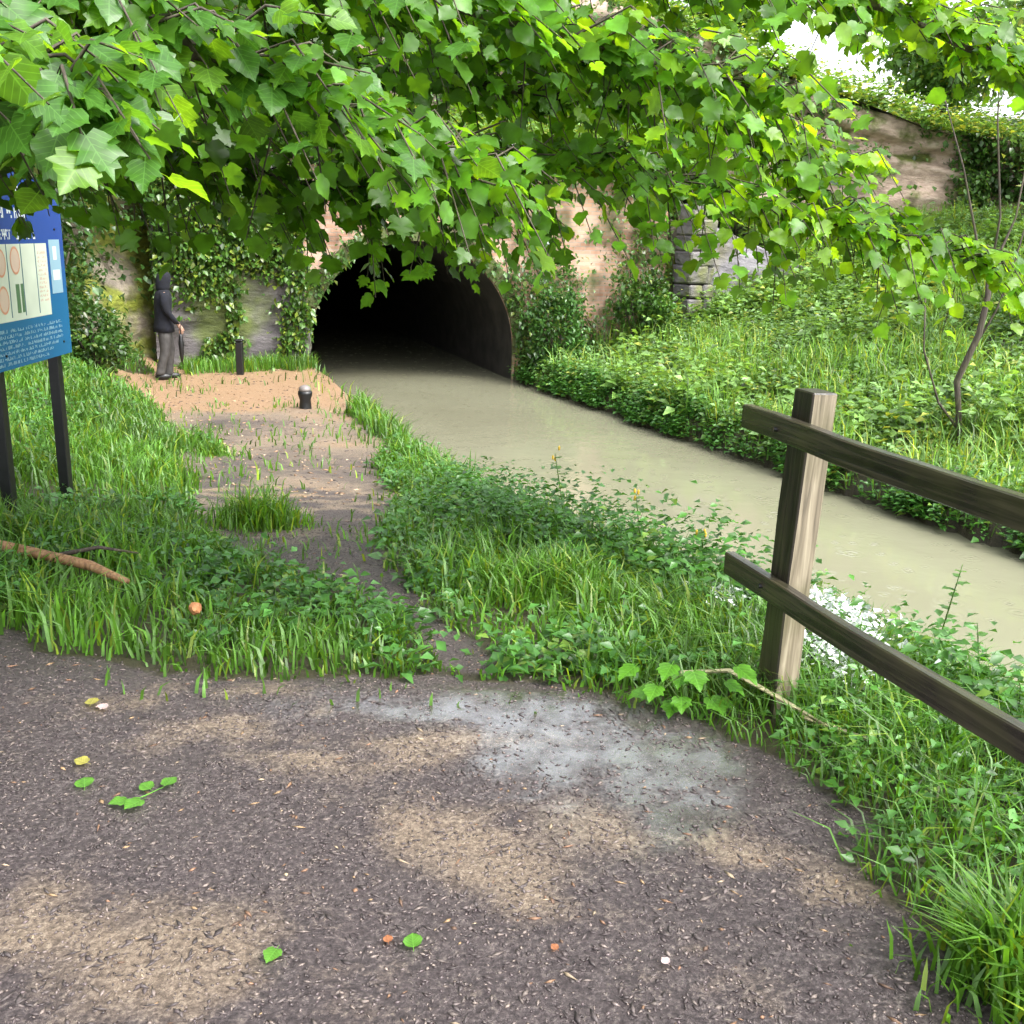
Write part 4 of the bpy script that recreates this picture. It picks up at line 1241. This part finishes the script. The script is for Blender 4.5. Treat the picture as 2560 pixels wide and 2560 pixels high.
# bolts
for (x, y, z) in ((.879, 3.33, 2.25), (.877, 3.33, 1.706)):
    bm = bmesh.new(); bmesh.ops.create_cone(bm, cap_ends=True, segments=8, radius1=.009, radius2=.007, depth=.012, matrix=Matrix.Rotation(PI / 2, 4, 'Y'))
    bm_obj('bolt', bm, M['black'], fence, loc=(x - .98 - .022, y - 3.30, z - 1.25))

# ------------------------------------------------------------------ blue information board
sign = empty('information_board', (-2.85, 6.0, 1.0))
tag(sign, 'blue canal information board on two black posts at the left edge', 'sign')
M['blue'] = None
def blue_mat():
    m, n, b, o = mat('blue_board')
    tc = node(n, 'ShaderNodeTexCoord'); sx = node(n, 'ShaderNodeSeparateXYZ'); n.links.new(tc.outputs['Object'], sx.inputs[0])
    c = ramp(n, sx.outputs[2], [(0.30, (0.014, 0.125, 0.29)), (0.62, (0.014, 0.06, 0.28))])
    mr = node(n, 'ShaderNodeMapRange'); n.links.new(sx.outputs[2], mr.inputs[0]); mr.inputs['From Min'].default_value = 1.0; mr.inputs['From Max'].default_value = 2.2
    n.links.new(mr.outputs[0], c.inputs[0])
    n.links.new(c.outputs[0], b.inputs['Base Color']); b.inputs['Roughness'].default_value = .22
    return m
M['blue'] = blue_mat()
# local frame: u along -? the board's left (as read) end is nearer the camera (Y small), face towards +X
U0, U1 = -.55, .62           # local y
ZB, ZT = 1.04, 2.08          # above the origin
def board_pt(u, z, off): return (off + .03 * -u, u, z)
bm = bmesh.new()
outl = [(U0, ZB), (U1, ZB), (U1, ZT - .14)]
for i in range(1, 12):
    t = i / 12
    u = U1 + (U0 - U1) * t
    outl.append((u, ZT - .14 + .17 * math.sin(PI * t) ** .6))
outl.append((U0, ZT - .14))
fr = [bm.verts.new(board_pt(u, z, .015)) for u, z in outl]; bk = [bm.verts.new(board_pt(u, z, -.015)) for u, z in outl]
bm.faces.new(fr); bm.faces.new(bk[::-1])
for i in range(len(fr)): bm.faces.new((fr[i], bk[i], bk[(i + 1) % len(fr)], fr[(i + 1) % len(fr)]))
bmesh.ops.recalc_face_normals(bm, faces=bm.faces)
bm_obj('board', bm, M['blue'], sign)
def decal(name, rects, m, off=.0165):
    bm = bmesh.new()
    for (u0_, z0, u1_, z1) in rects:
        f_ = [bm.verts.new(board_pt(u, z, off)) for u, z in ((u0_, z0), (u1_, z0), (u1_, z1), (u0_, z1))]
        g_ = [bm.verts.new(board_pt(u, z, .0152)) for u, z in ((u0_, z0), (u1_, z0), (u1_, z1), (u0_, z1))]
        bm.faces.new(f_)
        for i in range(4): bm.faces.new((f_[i], g_[i], g_[(i + 1) % 4], f_[(i + 1) % 4]))
    return bm_obj(name, bm, m, sign)
M['cream'] = simple('cream_print', (.62, .68, .56), .3, 6, .08, 0)
M['print_white'] = flat('white_print', (.72, .78, .80), .3)
M['print_pale'] = flat('pale_blue_print', (.26, .42, .52), .3)
M['print_line'] = flat('teal_line', (.03, .13, .18), .3)
M['print_orange'] = flat('orange_print', (.66, .30, .18), .3)
M['print_green'] = flat('green_print', (.10, .20, .10), .3)
M['print_peach'] = flat('peach_print', (.68, .52, .42), .3)
decal('map_panel', [(-.50, 1.30, .36, 1.72)], M['cream'])
decal('photo_panel', [(.40, 1.42, .56, 1.74)], M['print_pale'])
decal('rule_line', [(u, 1.32, u + .008, 1.72) for u in (-.36, -.18, .0, .19)], M['print_line'], .0178)
rd = random.Random(4)
def strokes(u0_, u1_, z0, z1, dens=.02, gap=.16):
    out_ = []; u = u0_
    while u < u1_:
        wd = rd.uniform(.4, .6) * dens
        if rd.random() > gap:
            a = z0 + (z1 - z0) * rd.choice([0, 0, 0, .3]); b_ = z1 - (z1 - z0) * rd.choice([0, .3, .3, 0])
            out_.append((u, a, u + wd, z0 + (z1 - z0) * .22)) if rd.random() < .3 else out_.append((u, a, u + wd, b_))
            if rd.random() < .55:
                zc = z0 + (z1 - z0) * rd.choice([0, .42, .78]); out_.append((u + wd + .0005, zc, u + dens - .001, zc + (z1 - z0) * .18))
        u += dens
    return out_
decal('title_lettering', strokes(-.36, .02, 1.98, 2.07, .034, .1)[:200] + strokes(-.36, .12, 1.86, 1.94, .03, .1), M['print_white'])
decal('heading_lettering', strokes(-.48, -.10, 1.745, 1.80, .02) + strokes(-.05, .22, 1.745, 1.80, .02), M['print_white'])
rects = []
for k in range(7): rects += strokes(-.46, .5 - .05 * (k > 3) * (k - 3) * 1.6, 1.26 - k * .030 - .018, 1.26 - k * .030, .013)
decal('body_lettering', rects, M['print_pale'])
def ring(uc, zc, r0_, r1_, m, name, off=.0182, n=22, sq=1.25):
    bm = bmesh.new()
    a = [bm.verts.new(board_pt(uc + math.cos(2 * PI * i / n) * r0_, zc + sq * math.sin(2 * PI * i / n) * r0_, off)) for i in range(n)]
    b_ = [bm.verts.new(board_pt(uc + math.cos(2 * PI * i / n) * r1_, zc + sq * math.sin(2 * PI * i / n) * r1_, off)) for i in range(n)]
    for i in range(n): bm.faces.new((a[i], b_[i], b_[(i + 1) % n], a[(i + 1) % n]))
    return bm_obj(name, bm, m, sign)
for uc, zc in ((-.42, 1.62), (-.26, 1.62), (-.08, 1.63), (-.26, 1.42), (-.42, 1.42)):
    ring(uc, zc, .001, .052, M['print_peach'], 'map_disc', .0176)
    ring(uc, zc, .052, .062, M['print_orange'], 'map_ring')
ring(-.44, 1.93, .001, .05, M['print_white'], 'badge', sq=1)
decal('drawing', [(-.10, 1.34, -.055, 1.50), (-.035, 1.34, .01 - .015, 1.50)], M['print_green'], .0178)
decal('caption_lettering', sum([strokes(.22, .34, 1.66 - k * .025, 1.675 - k * .025, .012) for k in range(12)], []), M['print_peach'], .0178)
decal('photo_detail', [(.43, 1.5, .53, 1.56), (.45, 1.62, .50, 1.70)], M['print_white'], .0178)
for u in (-.30 - .0, .50):
    bm = bmesh.new()
    add_box(bm, (0, 0, 0), (.065, .065, 2.5), bevel=.004)
    yb = 6.0 + u
    o = bm_obj('post', bm, M['black'], sign, loc=(-.052 - .03 * u, u, ZB - .6 + 0.25 - .3 + .0))
    o.location.z = 1.75 - 1.25
for u in (-.30, .50):
    for z in (1.12, 1.8):
        bm = bmesh.new(); bmesh.ops.create_cone(bm, cap_ends=True, segments=8, radius1=.008, radius2=.006, depth=.01, matrix=Matrix.Rotation(PI / 2, 4, 'Y'))
        bm_obj('bolt', bm, M['black'], sign, loc=(.018 - .03 * u, u, z))

# ------------------------------------------------------------------ bollards
def post_thing(x, y):
    r_ = empty('waymark_post', (x, y, gz(x, y))); tag(r_, 'short black wooden post standing by the grey stone wall', 'post')
    bm = bmesh.new(); add_box(bm, (0, 0, .22), (.11, .11, .64), bevel=.012); bm_obj('shaft', bm, M['black'], r_)
    bm = bmesh.new(); add_box(bm, (0, 0, 0), (.125, .125, .04), bevel=.015); bm_obj('cap', bm, M['black'], r_, loc=(0, 0, .565))
post_thing(-4.60, 17.15)
bx, by = -2.86, 13.9
b_ = empty('mooring_bollard', (bx, by, gz(bx, by))); tag(b_, 'squat black mooring bollard with a pale cap on the grass edge', 'bollard')
tb = Tubes(); tb.add([(0, 0, -.05), (0, 0, .02), (0, 0, .12), (0, 0, .2), (0, 0, .24)], [.095, .085, .075, .10, .095], sides=16); tb.build('body', M['black'], b_)
tb = Tubes(); tb.add([(0, 0, .2402), (0, 0, .27), (0, 0, .305), (0, 0, .32)], [.085, .085, .065, .03], sides=16); tb.build('cap', simple('worn_white_paint', (.16, .14, .13), .5, 12, .3, .1), b_)

# ------------------------------------------------------------------ person walking towards the tunnel
person = empty('person', (-5.58, 16.4, gz(-5.58, 16.4)), R(-62))
person.scale = (.80, .92, .95)
tag(person, 'person in dark hooded jacket and grey trousers walking away along the towpath', 'person')
def skin_body():
    J = [((0, 0, .95), .13), ((0, .01, 1.15), .12), ((0, .02, 1.36), .14), ((0, .03, 1.48), .06), ((0, .04, 1.56), .055), ((0, .06, 1.66), .095),
         ((-.19, .02, 1.40), .06), ((-.25, -.02, 1.14), .045), ((-.23, .08, .90), .032), ((-.225, .11, .82), .034),
         ((.19, .02, 1.40), .06), ((.25, .02, 1.14), .045), ((.21, .21, .93), .032), ((.205, .25, .86), .034),
         ((-.10, .02, .88), .095), ((-.10, .08, .50), .06), ((-.10, .04, .10), .04), ((-.10, .17, .04), .035),
         ((.10, 0, .88), .095), ((.10, .0, .49), .06), ((.10, -.12, .12), .04), ((.10, -.01, .04), .035)]
    E_ = [(0, 1), (1, 2), (2, 3), (3, 4), (4, 5), (2, 6), (6, 7), (7, 8), (8, 9), (2, 10), (10, 11), (11, 12), (12, 13), (0, 14), (14, 15), (15, 16), (16, 17), (0, 18), (18, 19), (19, 20), (20, 21)]
    for w_, sg in ((9, -1), (13, 1)):
        wx, wy, wz = J[w_][0]
        for k in range(4):
            o_ = (k - 1.5) * .019
            l = (.034, .04, .037, .028)[k]
            a = len(J); J.append(((wx - sg * .005, wy + o_, wz - .045), .010)); J.append(((wx - sg * .012, wy + o_ + .004, wz - .045 - l), .009)); J.append(((wx - sg * .026, wy + o_ + .006, wz - .045 - l * 1.6), .008))
            E_ += [(w_, a), (a, a + 1), (a + 1, a + 2)]
        a = len(J); J.append(((wx - sg * .012, wy + .04, wz - .015), .011)); J.append(((wx - sg * .028, wy + .055, wz - .05), .009)); E_ += [(w_, a), (a, a + 1)]
    me = bpy.data.meshes.new('body'); me.from_pydata([j[0] for j in J], E_, [])
    o = link('body', me, simple('skin', (.42, .25, .18), .5, 10, .1, 0), person)
    md = o.modifiers.new('skin', 'SKIN')
    for i, (_, r_) in enumerate(J): me.skin_vertices[0].data[i].radius = (r_, r_ * (.8 if i < 3 else 1))
    me.skin_vertices[0].data[0].use_root = True
    sb = o.modifiers.new('sub', 'SUBSURF'); sb.levels = sb.render_levels = 1
    return o
skin_body()
def loft(name, rings, m, parent, n=14, more=()):
    """each ring: (cx,cy,cz,rx,ry); several lofts joined in one mesh"""
    V, Q, T = [], [], []
    for rg in (rings,) + tuple(more):
        b0 = len(V)
        for (cx, cy, cz, rx, ry) in rg:
            for k in range(n):
                t = 2 * PI * k / n
                V.append((cx + rx * math.cos(t), cy + ry * math.sin(t), cz))
        for i in range(len(rg) - 1):
            for k in range(n):
                k2 = (k + 1) % n
                Q.append((b0 + i * n + k, b0 + i * n + k2, b0 + (i + 1) * n + k2, b0 + (i + 1) * n + k))
        for i, rev in ((0, True), (len(rg) - 1, False)):
            cx, cy, cz = rg[i][:3]; V.append((cx, cy, cz)); c = len(V) - 1
            for k in range(n):
                k2 = (k + 1) % n
                T.append((b0 + i * n + k2, b0 + i * n + k, c) if rev else (b0 + i * n + k, b0 + i * n + k2, c))
    me = np_mesh(name, np.array(V), [np.array(Q), np.array(T)], m, None, True)
    o = link(name, me, None, parent)
    return o
M['jacket'] = simple('navy_jacket', (.002, .003, .008), .9, 14, .5, .5)
M['trousers'] = simple('grey_trousers', (.045, .042, .04), .7, 12, .35, .5)
arms = []
for sg in (-1, 1):
    arms.append([(.17, .02, 1.44, .055, .07), (.225, .01, 1.38, .072, .08), (.245, .0, 1.26, .066, .072), (.25, .03, 1.13, .058, .062), (.235, .12, 1.02, .05, .058), (.215, .19, .93, .045, .05)] if sg > 0 else [(sg * .17, .02, 1.44, .055, .07), (sg * .225, .01, 1.38, .072, .08), (sg * .25, -.01, 1.26, .068, .075), (sg * .268, -.02, 1.13, .062, .066), (sg * .268, .02, 1.0, .055, .058), (sg * .262, .07, .88, .05, .052)])
loft('jacket', [(0, .0, .79, .215, .175), (0, 0, .88, .212, .172), (0, 0, 1.02, .19, .145), (0, .0, 1.16, .20, .145), (0, .01, 1.30, .215, .15), (0, .015, 1.40, .205, .14), (0, .02, 1.46, .15, .11), (0, .03, 1.50, .085, .085)], M['jacket'], person, more=arms)
loft('hood', [(0, .02, 1.46, .12, .11), (0, .02, 1.52, .115, .115), (0, .03, 1.60, .118, .125), (0, .045, 1.68, .115, .125), (0, .05, 1.745, .085, .10), (0, .05, 1.775, .03, .04)], M['jacket'], person)
legs = []
loft('trousers', [(-.10, .045, .07, .066, .085), (-.105, .05, .10, .064, .078), (-.103, .055, .22, .070, .080), (-.106, .07, .34, .078, .084), (-.10, .09, .48, .080, .088), (-.10, .055, .70, .10, .105), (-.075, .01, .92, .105, .12)], M['trousers'], person,
     more=([(.10, -.125, .09, .066, .085), (.10, -.115, .13, .063, .076), (.105, -.08, .27, .072, .080), (.106, -.03, .42, .080, .084), (.10, -.01, .52, .082, .088), (.10, -.01, .70, .10, .105), (.075, 0, .92, .105, .12)],))
for sx_, sy_, sz_ in ((-.10, .11, .045), (.10, -.07, .055)):
    bm = bmesh.new(); bmesh.ops.create_uvsphere(bm, u_segments=12, v_segments=8, radius=1.0, matrix=Matrix.Translation((0, 0, 0)) @ Matrix.Diagonal((.055, .145, .055, 1)))
    bm_obj('shoe', bm, M['black'], person, True, loc=(sx_, sy_, sz_))
umb = empty('folded_umbrella', (-5.30, 16.33, gz(-5.3, 16.3) + .27)); tag(umb, 'folded black umbrella hanging from the walker\'s right hand', 'umbrella')
loft('canopy', [(0, 0, 0, .008, .008), (0, 0, .10, .030, .03), (0, 0, .30, .045, .045), (0, 0, .42, .03, .03), (0, 0, .46, .012, .012)], M['black'], umb, 10)
tb = Tubes(); tb.add([(0, 0, .4602), (0, 0, .56), (.0, .02, .60), (0, .05, .60), (0, .06, .56)], [.009, .009, .009, .009, .009], sides=8); tb.build('handle', M['black'], umb)

# ------------------------------------------------------------------ path litter and small stones
def chips(n, xr, yr, smin, smax, cols, m, name, label, el=2.0, keep=None, cat='gravel'):
    x = rng.uniform(*xr, n); y = rng.uniform(*yr, n)
    k = rng.uniform(0, 1, n) < (path_mask(x, y) * (in_view(x, y, 1.2)) * np.clip(3.0 / y, .2, 1) * (1 - .7 * sstep(.25, .9, wet_at(x, y))))
    x, y = x[k], y[k]; n = len(x)
    s = rng.uniform(smin, smax, n); a = rng.uniform(0, 2 * PI, n)
    z = ground_z(x, y)
    base = np.array([(1, 0, 0), (-1, 0, 0), (0, 1, 0), (0, -1, 0), (0, 0, 1), (0, 0, -1)], float)
    base = base[None] * rng.uniform(.6, 1.2, (n, 6, 1))
    sc = np.stack([s * rng.uniform(1, el, n), s * rng.uniform(.5, 1, n), s * rng.uniform(.25, .6, n)], -1) * .5
    W = base * sc[:, None, :]
    c, s_ = np.cos(a)[:, None], np.sin(a)[:, None]
    X = W[..., 0] * c - W[..., 1] * s_ + x[:, None]; Y = W[..., 0] * s_ + W[..., 1] * c + y[:, None]; Z = W[..., 2] + z[:, None] + sc[:, 2:3] * .4
    T0 = np.array([(0, 2, 4), (2, 1, 4), (1, 3, 4), (3, 0, 4), (2, 0, 5), (1, 2, 5), (3, 1, 5), (0, 3, 5)])
    T = (T0[None] + (np.arange(n) * 6)[:, None, None]).reshape(-1, 3)
    cc = np.array(cols)[rng.integers(0, len(cols), n)] * rng.uniform(.6, 1.3, n)[:, None]
    me = np_mesh(name, np.stack([X, Y, Z], -1).reshape(-1, 3), [T], m, np.repeat(cc, 6, axis=0))
    tag(link(name, me), label, cat, kind='stuff')
def tint_mat(name, rough):
    m, n, b, o = mat(name); at = node(n, 'ShaderNodeAttribute'); at.attribute_name = 'tint'
    n.links.new(at.outputs['Color'], b.inputs['Base Color']); b.inputs['Roughness'].default_value = rough
    return m
M['chip'] = tint_mat('stone_chips', .18)
M['litter'] = tint_mat('bark_litter', .6)
chips(60000, (-3, 1.8), (1.4, 8), .004, .013, [(.07, .055, .055), (.11, .085, .085), (.05, .038, .036), (.15, .12, .11), (.11, .088, .082), (.17, .135, .115)], M['chip'], 'gravel', 'fine dark grit strewn over the near towpath')
chips(16000, (-7, 0), (7.5, 19), .015, .045, [(.30, .19, .11), (.22, .14, .08), (.10, .08, .07), (.40, .30, .2), (.06, .05, .045)], M['litter'], 'bark_litter', 'brown leaf litter over the far towpath', el=2.5, keep=lambda a, b: 1, cat='litter')
chips(2400, (-3, 1.8), (1.4, 7), .006, .018, [(.22, .12, .07), (.26, .17, .09), (.16, .09, .05), (.30, .23, .15), (.12, .07, .045)], M['litter'], 'bark_litter', 'scattered tan and brown plant litter on the towpath', el=3.5, cat='litter')
chips(30000, (-3, 1.8), (1.4, 7), .006, .017, [(.055, .042, .041), (.075, .06, .058), (.10, .08, .075), (.06, .047, .045), (.15, .12, .105)], M['litter'], 'bark_chips', 'dark wet bark chips trodden into the towpath', el=3.0, cat='bark chips')
def lone_leaf(x, y, size, rot, m, label, kind=1, name='fallen_leaf', group='fallen leaves on the towpath'):
    me = leaf_mesh(name, kind, m)[0]
    o = link(name, me)
    o.location = (x, y, gz(x, y) + .012); o.rotation_euler = (R(6), R(-5), rot); o.scale = (size, size, size)
    tag(o, label, 'leaf', group)
M['fallen_green'] = leaf_mat('fallen_green', (.10, .26, .035), attr=False)
M['fallen_yellow'] = leaf_mat('fallen_yellow', (.36, .34, .08), attr=False)
M['fallen_orange'] = leaf_mat('fallen_orange', (.34, .14, .07), attr=False)
M['fallen_pink'] = leaf_mat('fallen_pink', (.55, .42, .42), attr=False)
sprig = empty('leaf_sprig', (-1.02, 2.62, gz(-1.02, 2.62) + .012)); tag(sprig, 'fallen sprig of four bright green leaves on the left of the path', 'leaf sprig')
for (dx, dy, r_, s) in ((.03, .05, -.3, .055), (-.005, .03, .9, .05), (-.01, -.03, 2.6, .06), (-.05, -.035, 2.0, .05)):
    o = link('leaf', leaf_mesh('leaf', 1, M['fallen_green'])[0], None, sprig); o.location = (dx, dy, .006); o.rotation_euler = (.1, -.1, r_); o.scale = (s, s, s)
tb = Tubes(); tb.add([(-.05, -.05, .004), (0, 0, .008), (.03, .05, .005)], [.002, .002, .001], sides=5); tb.build('stem', M['fallen_green'], sprig)
lone_leaf(-1.22, 2.66, .06, .4, M['fallen_green'], 'dull green fallen leaf near the left edge of the path')
lone_leaf(-1.27, 2.80, .05, 1.2, M['fallen_yellow'], 'olive yellow fallen leaf left of the green sprig')
lone_leaf(-1.42, 3.20, .05, .1, M['fallen_yellow'], 'pale yellow leaf lying high on the left of the path', 0)
lone_leaf(-1.36, 3.19, .04, 1.7, M['fallen_pink'], 'pinkish white petal-like leaf beside the pale yellow one', 0)
lone_leaf(-.26, 2.03, .026, .2, M['fallen_orange'], 'small orange-red leaf near the bottom of the path', 1)
lone_leaf(-.51, 1.99, .05, 2.9, M['fallen_green'], 'dark green leaf lying low on the sandy patch', 1)
lone_leaf(-.20, 2.01, .05, .15, M['fallen_green'], 'narrow green leaf right of the orange-red leaf', 1)
lone_leaf(.38, 1.98, .024, .5, M['fallen_pink'], 'pale chip-like leaf at the lower right of the path', 1)
lone_leaf(.13, 2.02, .022, .6, M['fallen_orange'], 'tan curled leaf on the lower middle of the path', 1)

# edging timber and a lump of stone in the left verge
ed = empty('fallen_branch', (-2.25, 4.62, gz(-2.25, 4.6)), math.atan2(-.30, .70))
tag(ed, 'thin brown fallen branch lying in the grass at the left edge', 'branch')
tb = Tubes(); tb.add([(-.9, .03, .10), (-.4, 0, .13), (0, .02, .115), (.35, -.01, .12), (.6, -.04, .09)], [.032, .030, .026, .024, .014], sides=9)
tb.build('limb', wood_mat('fallen_wood', (.26, .13, .06), (.38, .22, .11), .3, .6), ed)
tb = Tubes(); tb.add([(.1, .02, .12), (.3, .10, .17), (.5, .14, .16)], [.012, .009, .004], sides=6); tb.build('twig', M['bark'], ed)
bm = bmesh.new(); bmesh.ops.create_icosphere(bm, subdivisions=2, radius=.028)
for v_ in bm.verts: v_.co *= random.uniform(.8, 1.15)
o = bm_obj('stone', bm, simple('orange_stone', (.40, .17, .07), .7, 20, .4, .4), None, loc=(-1.33, 4.08, gz(-1.33, 4.08) + .10)); tag(o, 'small orange-brown stone in the grass by the path edge', 'stone')
# dry reed blade at the foot of the fence post
P0 = [(.62, 3.42, 1.33), (.78, 3.36, 1.37), (.92, 3.20, 1.345), (1.06, 3.05, 1.31)]
def ribbon(name, pts, wd, m, parent=None):
    V, Q = [], []
    n = len(pts)
    for i, p in enumerate(pts):
        p = Vector(p); t = (Vector(pts[min(i + 1, n - 1)]) - Vector(pts[max(i - 1, 0)])).normalized()
        s = t.cross(Vector((0, 0, 1))).normalized() * wd * .5 * (1 - .85 * (i / (n - 1)) ** 3)
        V += [p - s + Vector((0, 0, .4 * wd)), p, p + s + Vector((0, 0, .4 * wd))]
    for i in range(n - 1):
        a = i * 3; Q += [(a, a + 1, a + 4, a + 3), (a + 1, a + 2, a + 5, a + 4)]
    return link(name, np_mesh(name, np.array([tuple(v) for v in V]), [np.array(Q)], m, None, True), None, parent)
M['dry'] = leaf_mat('dry_reed', (.40, .36, .22), attr=False, trans=.2, tcol=(1, 1, 1))
o = ribbon('dry_reed', P0, .028, M['dry']); tag(o, 'pale arched reed blade lying across the foot of the fence post', 'reed')
P1 = [(.98, 3.14, 1.31), (1.08, 3.07, 1.30), (1.2, 3.0, 1.29)]
o = ribbon('dry_reed', P1, .03, M['dry']); tag(o, 'short flat straw-coloured reed just right of the post foot', 'reed')

# ------------------------------------------------------------------ individual plants by the fence and the water
def weed(x, y, h, nl, size, label, m='herb', group='tall weeds on the near bank', lean=.1, flower=None):
    z = gz(x, y)
    r_ = empty('weed_plant', (x, y, z)); tag(r_, label, 'plant', group)
    a = random.uniform(0, 6.28)
    pts = [Vector((0, 0, -.05)), Vector((math.cos(a) * lean * .3, math.sin(a) * lean * .3, h * .4)), Vector((math.cos(a) * lean * .7, math.sin(a) * lean * .7, h * .75)), Vector((math.cos(a) * lean, math.sin(a) * lean, h))]
    tb = Tubes(); tb.add(pts, [.005, .0045, .0035, .002], sides=5); tb.build('stem', M['grass_plain'], r_)
    for i in range(nl):
        f = .25 + .75 * i / nl
        s = f * 3; k = min(int(s), 2); c = pts[k].lerp(pts[k + 1], s - k)
        b = i * 2.4 + a
        d = Vector((math.cos(b), math.sin(b), .25)).normalized()
        me = HL[i % 2]
        o = link('leaf', me, None, r_)
        q_ = d.to_track_quat('Y', 'Z').to_matrix().to_4x4()
        ss = size * random.uniform(.7, 1.2) * (1.2 - .5 * f)
        o.matrix_basis = Matrix.Translation(c) @ q_ @ Matrix.Scale(ss, 4)
    if flower:
        for i in range(3):
            bm = bmesh.new(); bmesh.ops.create_icosphere(bm, subdivisions=1, radius=.011, matrix=Matrix.Diagonal((.7, .7, 1.6, 1)))
            bm_obj('flower', bm, flower, r_, loc=pts[-1] + Vector((random.uniform(-.03, .03), random.uniform(-.03, .03), random.uniform(-.05, .03))))
M['grass_plain'] = leaf_mat('stem_green', (.09, .17, .03), attr=False)
M['herb_plain'] = leaf_mat('weed_leaf', (.07, .17, .03), attr=False)
HL = [leaf_mesh('leaf', 1, M['herb_plain'])[0], leaf_mesh('leaf', 0, M['herb_plain'])[0]]
WL = [(1.85, 4.25, .85, 16, .07, 'tall leafy weed rising beside the lower rail against the water', None),
      (2.05, 4.0, .72, 14, .07, 'second tall weed to the right of the leafy one, against the water', None),
      (2.2, 3.7, .66, 13, .06, 'shorter weed at the right edge by the water', None),
      (.35, 6.3, .62, 10, .07, 'upright weed with a yellow flower above the near bank herbs', M['leaf_yellow']),
      (.75, 5.6, .5, 10, .06, 'weed with yellow flower heads midway along the near bank', M['leaf_yellow']),
      (1.05, 5.2, .45, 9, .06, 'low yellow-flowered weed closer to the fence post', M['leaf_yellow']),
      (.95, 6.1, .68, 11, .065, 'thin tall weed silhouetted on the water left of the fence', None),
      (2.35, 4.6, .95, 12, .05, 'slender weed with a yellow flower at the right water edge', M['leaf_yellow'])]
for (x, y, h, nl, s, lb, fl) in WL: weed(x, y, h, nl, s, lb, flower=fl)
# low big-leaved plant at path corner
pl = empty('bramble', (.62, 3.30, gz(.62, 3.3))); tag(pl, 'low bramble with broad bright leaves left of the fence post foot', 'plant')
BL = leaf_mesh('leaf', 0, leaf_mat('bramble_leaf', (.09, .25, .02), attr=False))[0]
for i in range(13):
    a = -PI / 2 + random.uniform(-1.5, 1.5); rr = random.uniform(.05, .24)
    o = link('leaf', BL, None, pl)
    d = Vector((math.cos(a), math.sin(a), -.35)).normalized()
    s = random.uniform(.06, .10)
    o.matrix_basis = Matrix.Translation((math.cos(a) * rr * 1.2, math.sin(a) * rr * .4, random.uniform(.04, .2))) @ d.to_track_quat('Y', 'Z').to_matrix().to_4x4() @ Matrix.Scale(s, 4)
tb = Tubes()
for i in range(5): tb.add([(0, 0, -.02), (random.uniform(-.1, .1), -.02, .14), (random.uniform(-.25, .25), -.08, .08)], [.004, .003, .002], sides=4)
tb.build('stem', M['grass_plain'], pl)

# white petal-shaped flecks standing in for glare on the water behind the post
def glare_clump(cx, cy, rx, ry, n, label, z1=.28):
    r_ = empty('glare_flecks', (cx, cy, gz(cx, cy))); tag(r_, label, 'glare flecks', 'white flecks for glare by the fence')
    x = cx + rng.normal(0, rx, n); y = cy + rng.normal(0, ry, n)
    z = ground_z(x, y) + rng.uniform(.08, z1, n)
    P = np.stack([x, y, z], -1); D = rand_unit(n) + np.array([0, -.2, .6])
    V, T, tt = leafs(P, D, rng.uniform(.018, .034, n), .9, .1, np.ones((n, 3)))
    o = link('flecks', np_mesh('flecks', V - np.array(r_.location), [T], M['white_glare'], tt), None, r_); tag(o, kind='stuff')
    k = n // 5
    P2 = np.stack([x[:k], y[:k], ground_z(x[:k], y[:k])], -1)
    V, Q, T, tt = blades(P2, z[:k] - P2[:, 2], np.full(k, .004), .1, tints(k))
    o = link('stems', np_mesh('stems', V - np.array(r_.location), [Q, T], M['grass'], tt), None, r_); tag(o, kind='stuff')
glare_clump(1.32, 3.98, .09, .20, 900, 'mass of white flecks for glare behind the right side of the fence post', .24)
glare_clump(1.22, 3.62, .06, .13, 380, 'smaller patch of white glare flecks lower down right of the post', .14)
glare_clump(1.00, 4.50, .05, .10, 260, 'few white glare flecks left of the fence post under the rail end', .16)

# grass tuft standing alone in the far branch of the path
def tuft(cx, cy, r, n, h, label):
    x = cx + rng.normal(0, r, n); y = cy + rng.normal(0, r * .8, n)
    P = np.stack([x, y, ground_z(x, y) - .01], -1)
    h = h * np.exp(-((x - cx) ** 2 + (y - cy) ** 2) / (5 * r * r)) * (.6 + .8 * fbm(x * 8, y * 8, 0, 121))
    V, Q, T, tt = blades(P, h * rng.uniform(.5, 1.1, n), rng.uniform(.008, .014, n), .5, tints(n, (1.1, 1.1, .9), .25, .15))
    o = link('grass_tuft', np_mesh('grass_tuft', V, [Q, T], M['grass'], tt)); tag(o, label, 'grass tuft', kind='stuff')
tuft(-1.72, 6.75, .17, 700, .34, 'isolated grass tuft in the middle of the worn path')
tuft(-3.05, 10.2, .12, 350, .2, 'little weed tuft farther along the worn path')
tuft(1.15, 1.95, .10, 500, .3, 'coarse grass clump leaning over the right path edge')
tuft(.2, 4.9, .25, 1200, .3, 'broad grass clump beside the dark muddy spot')
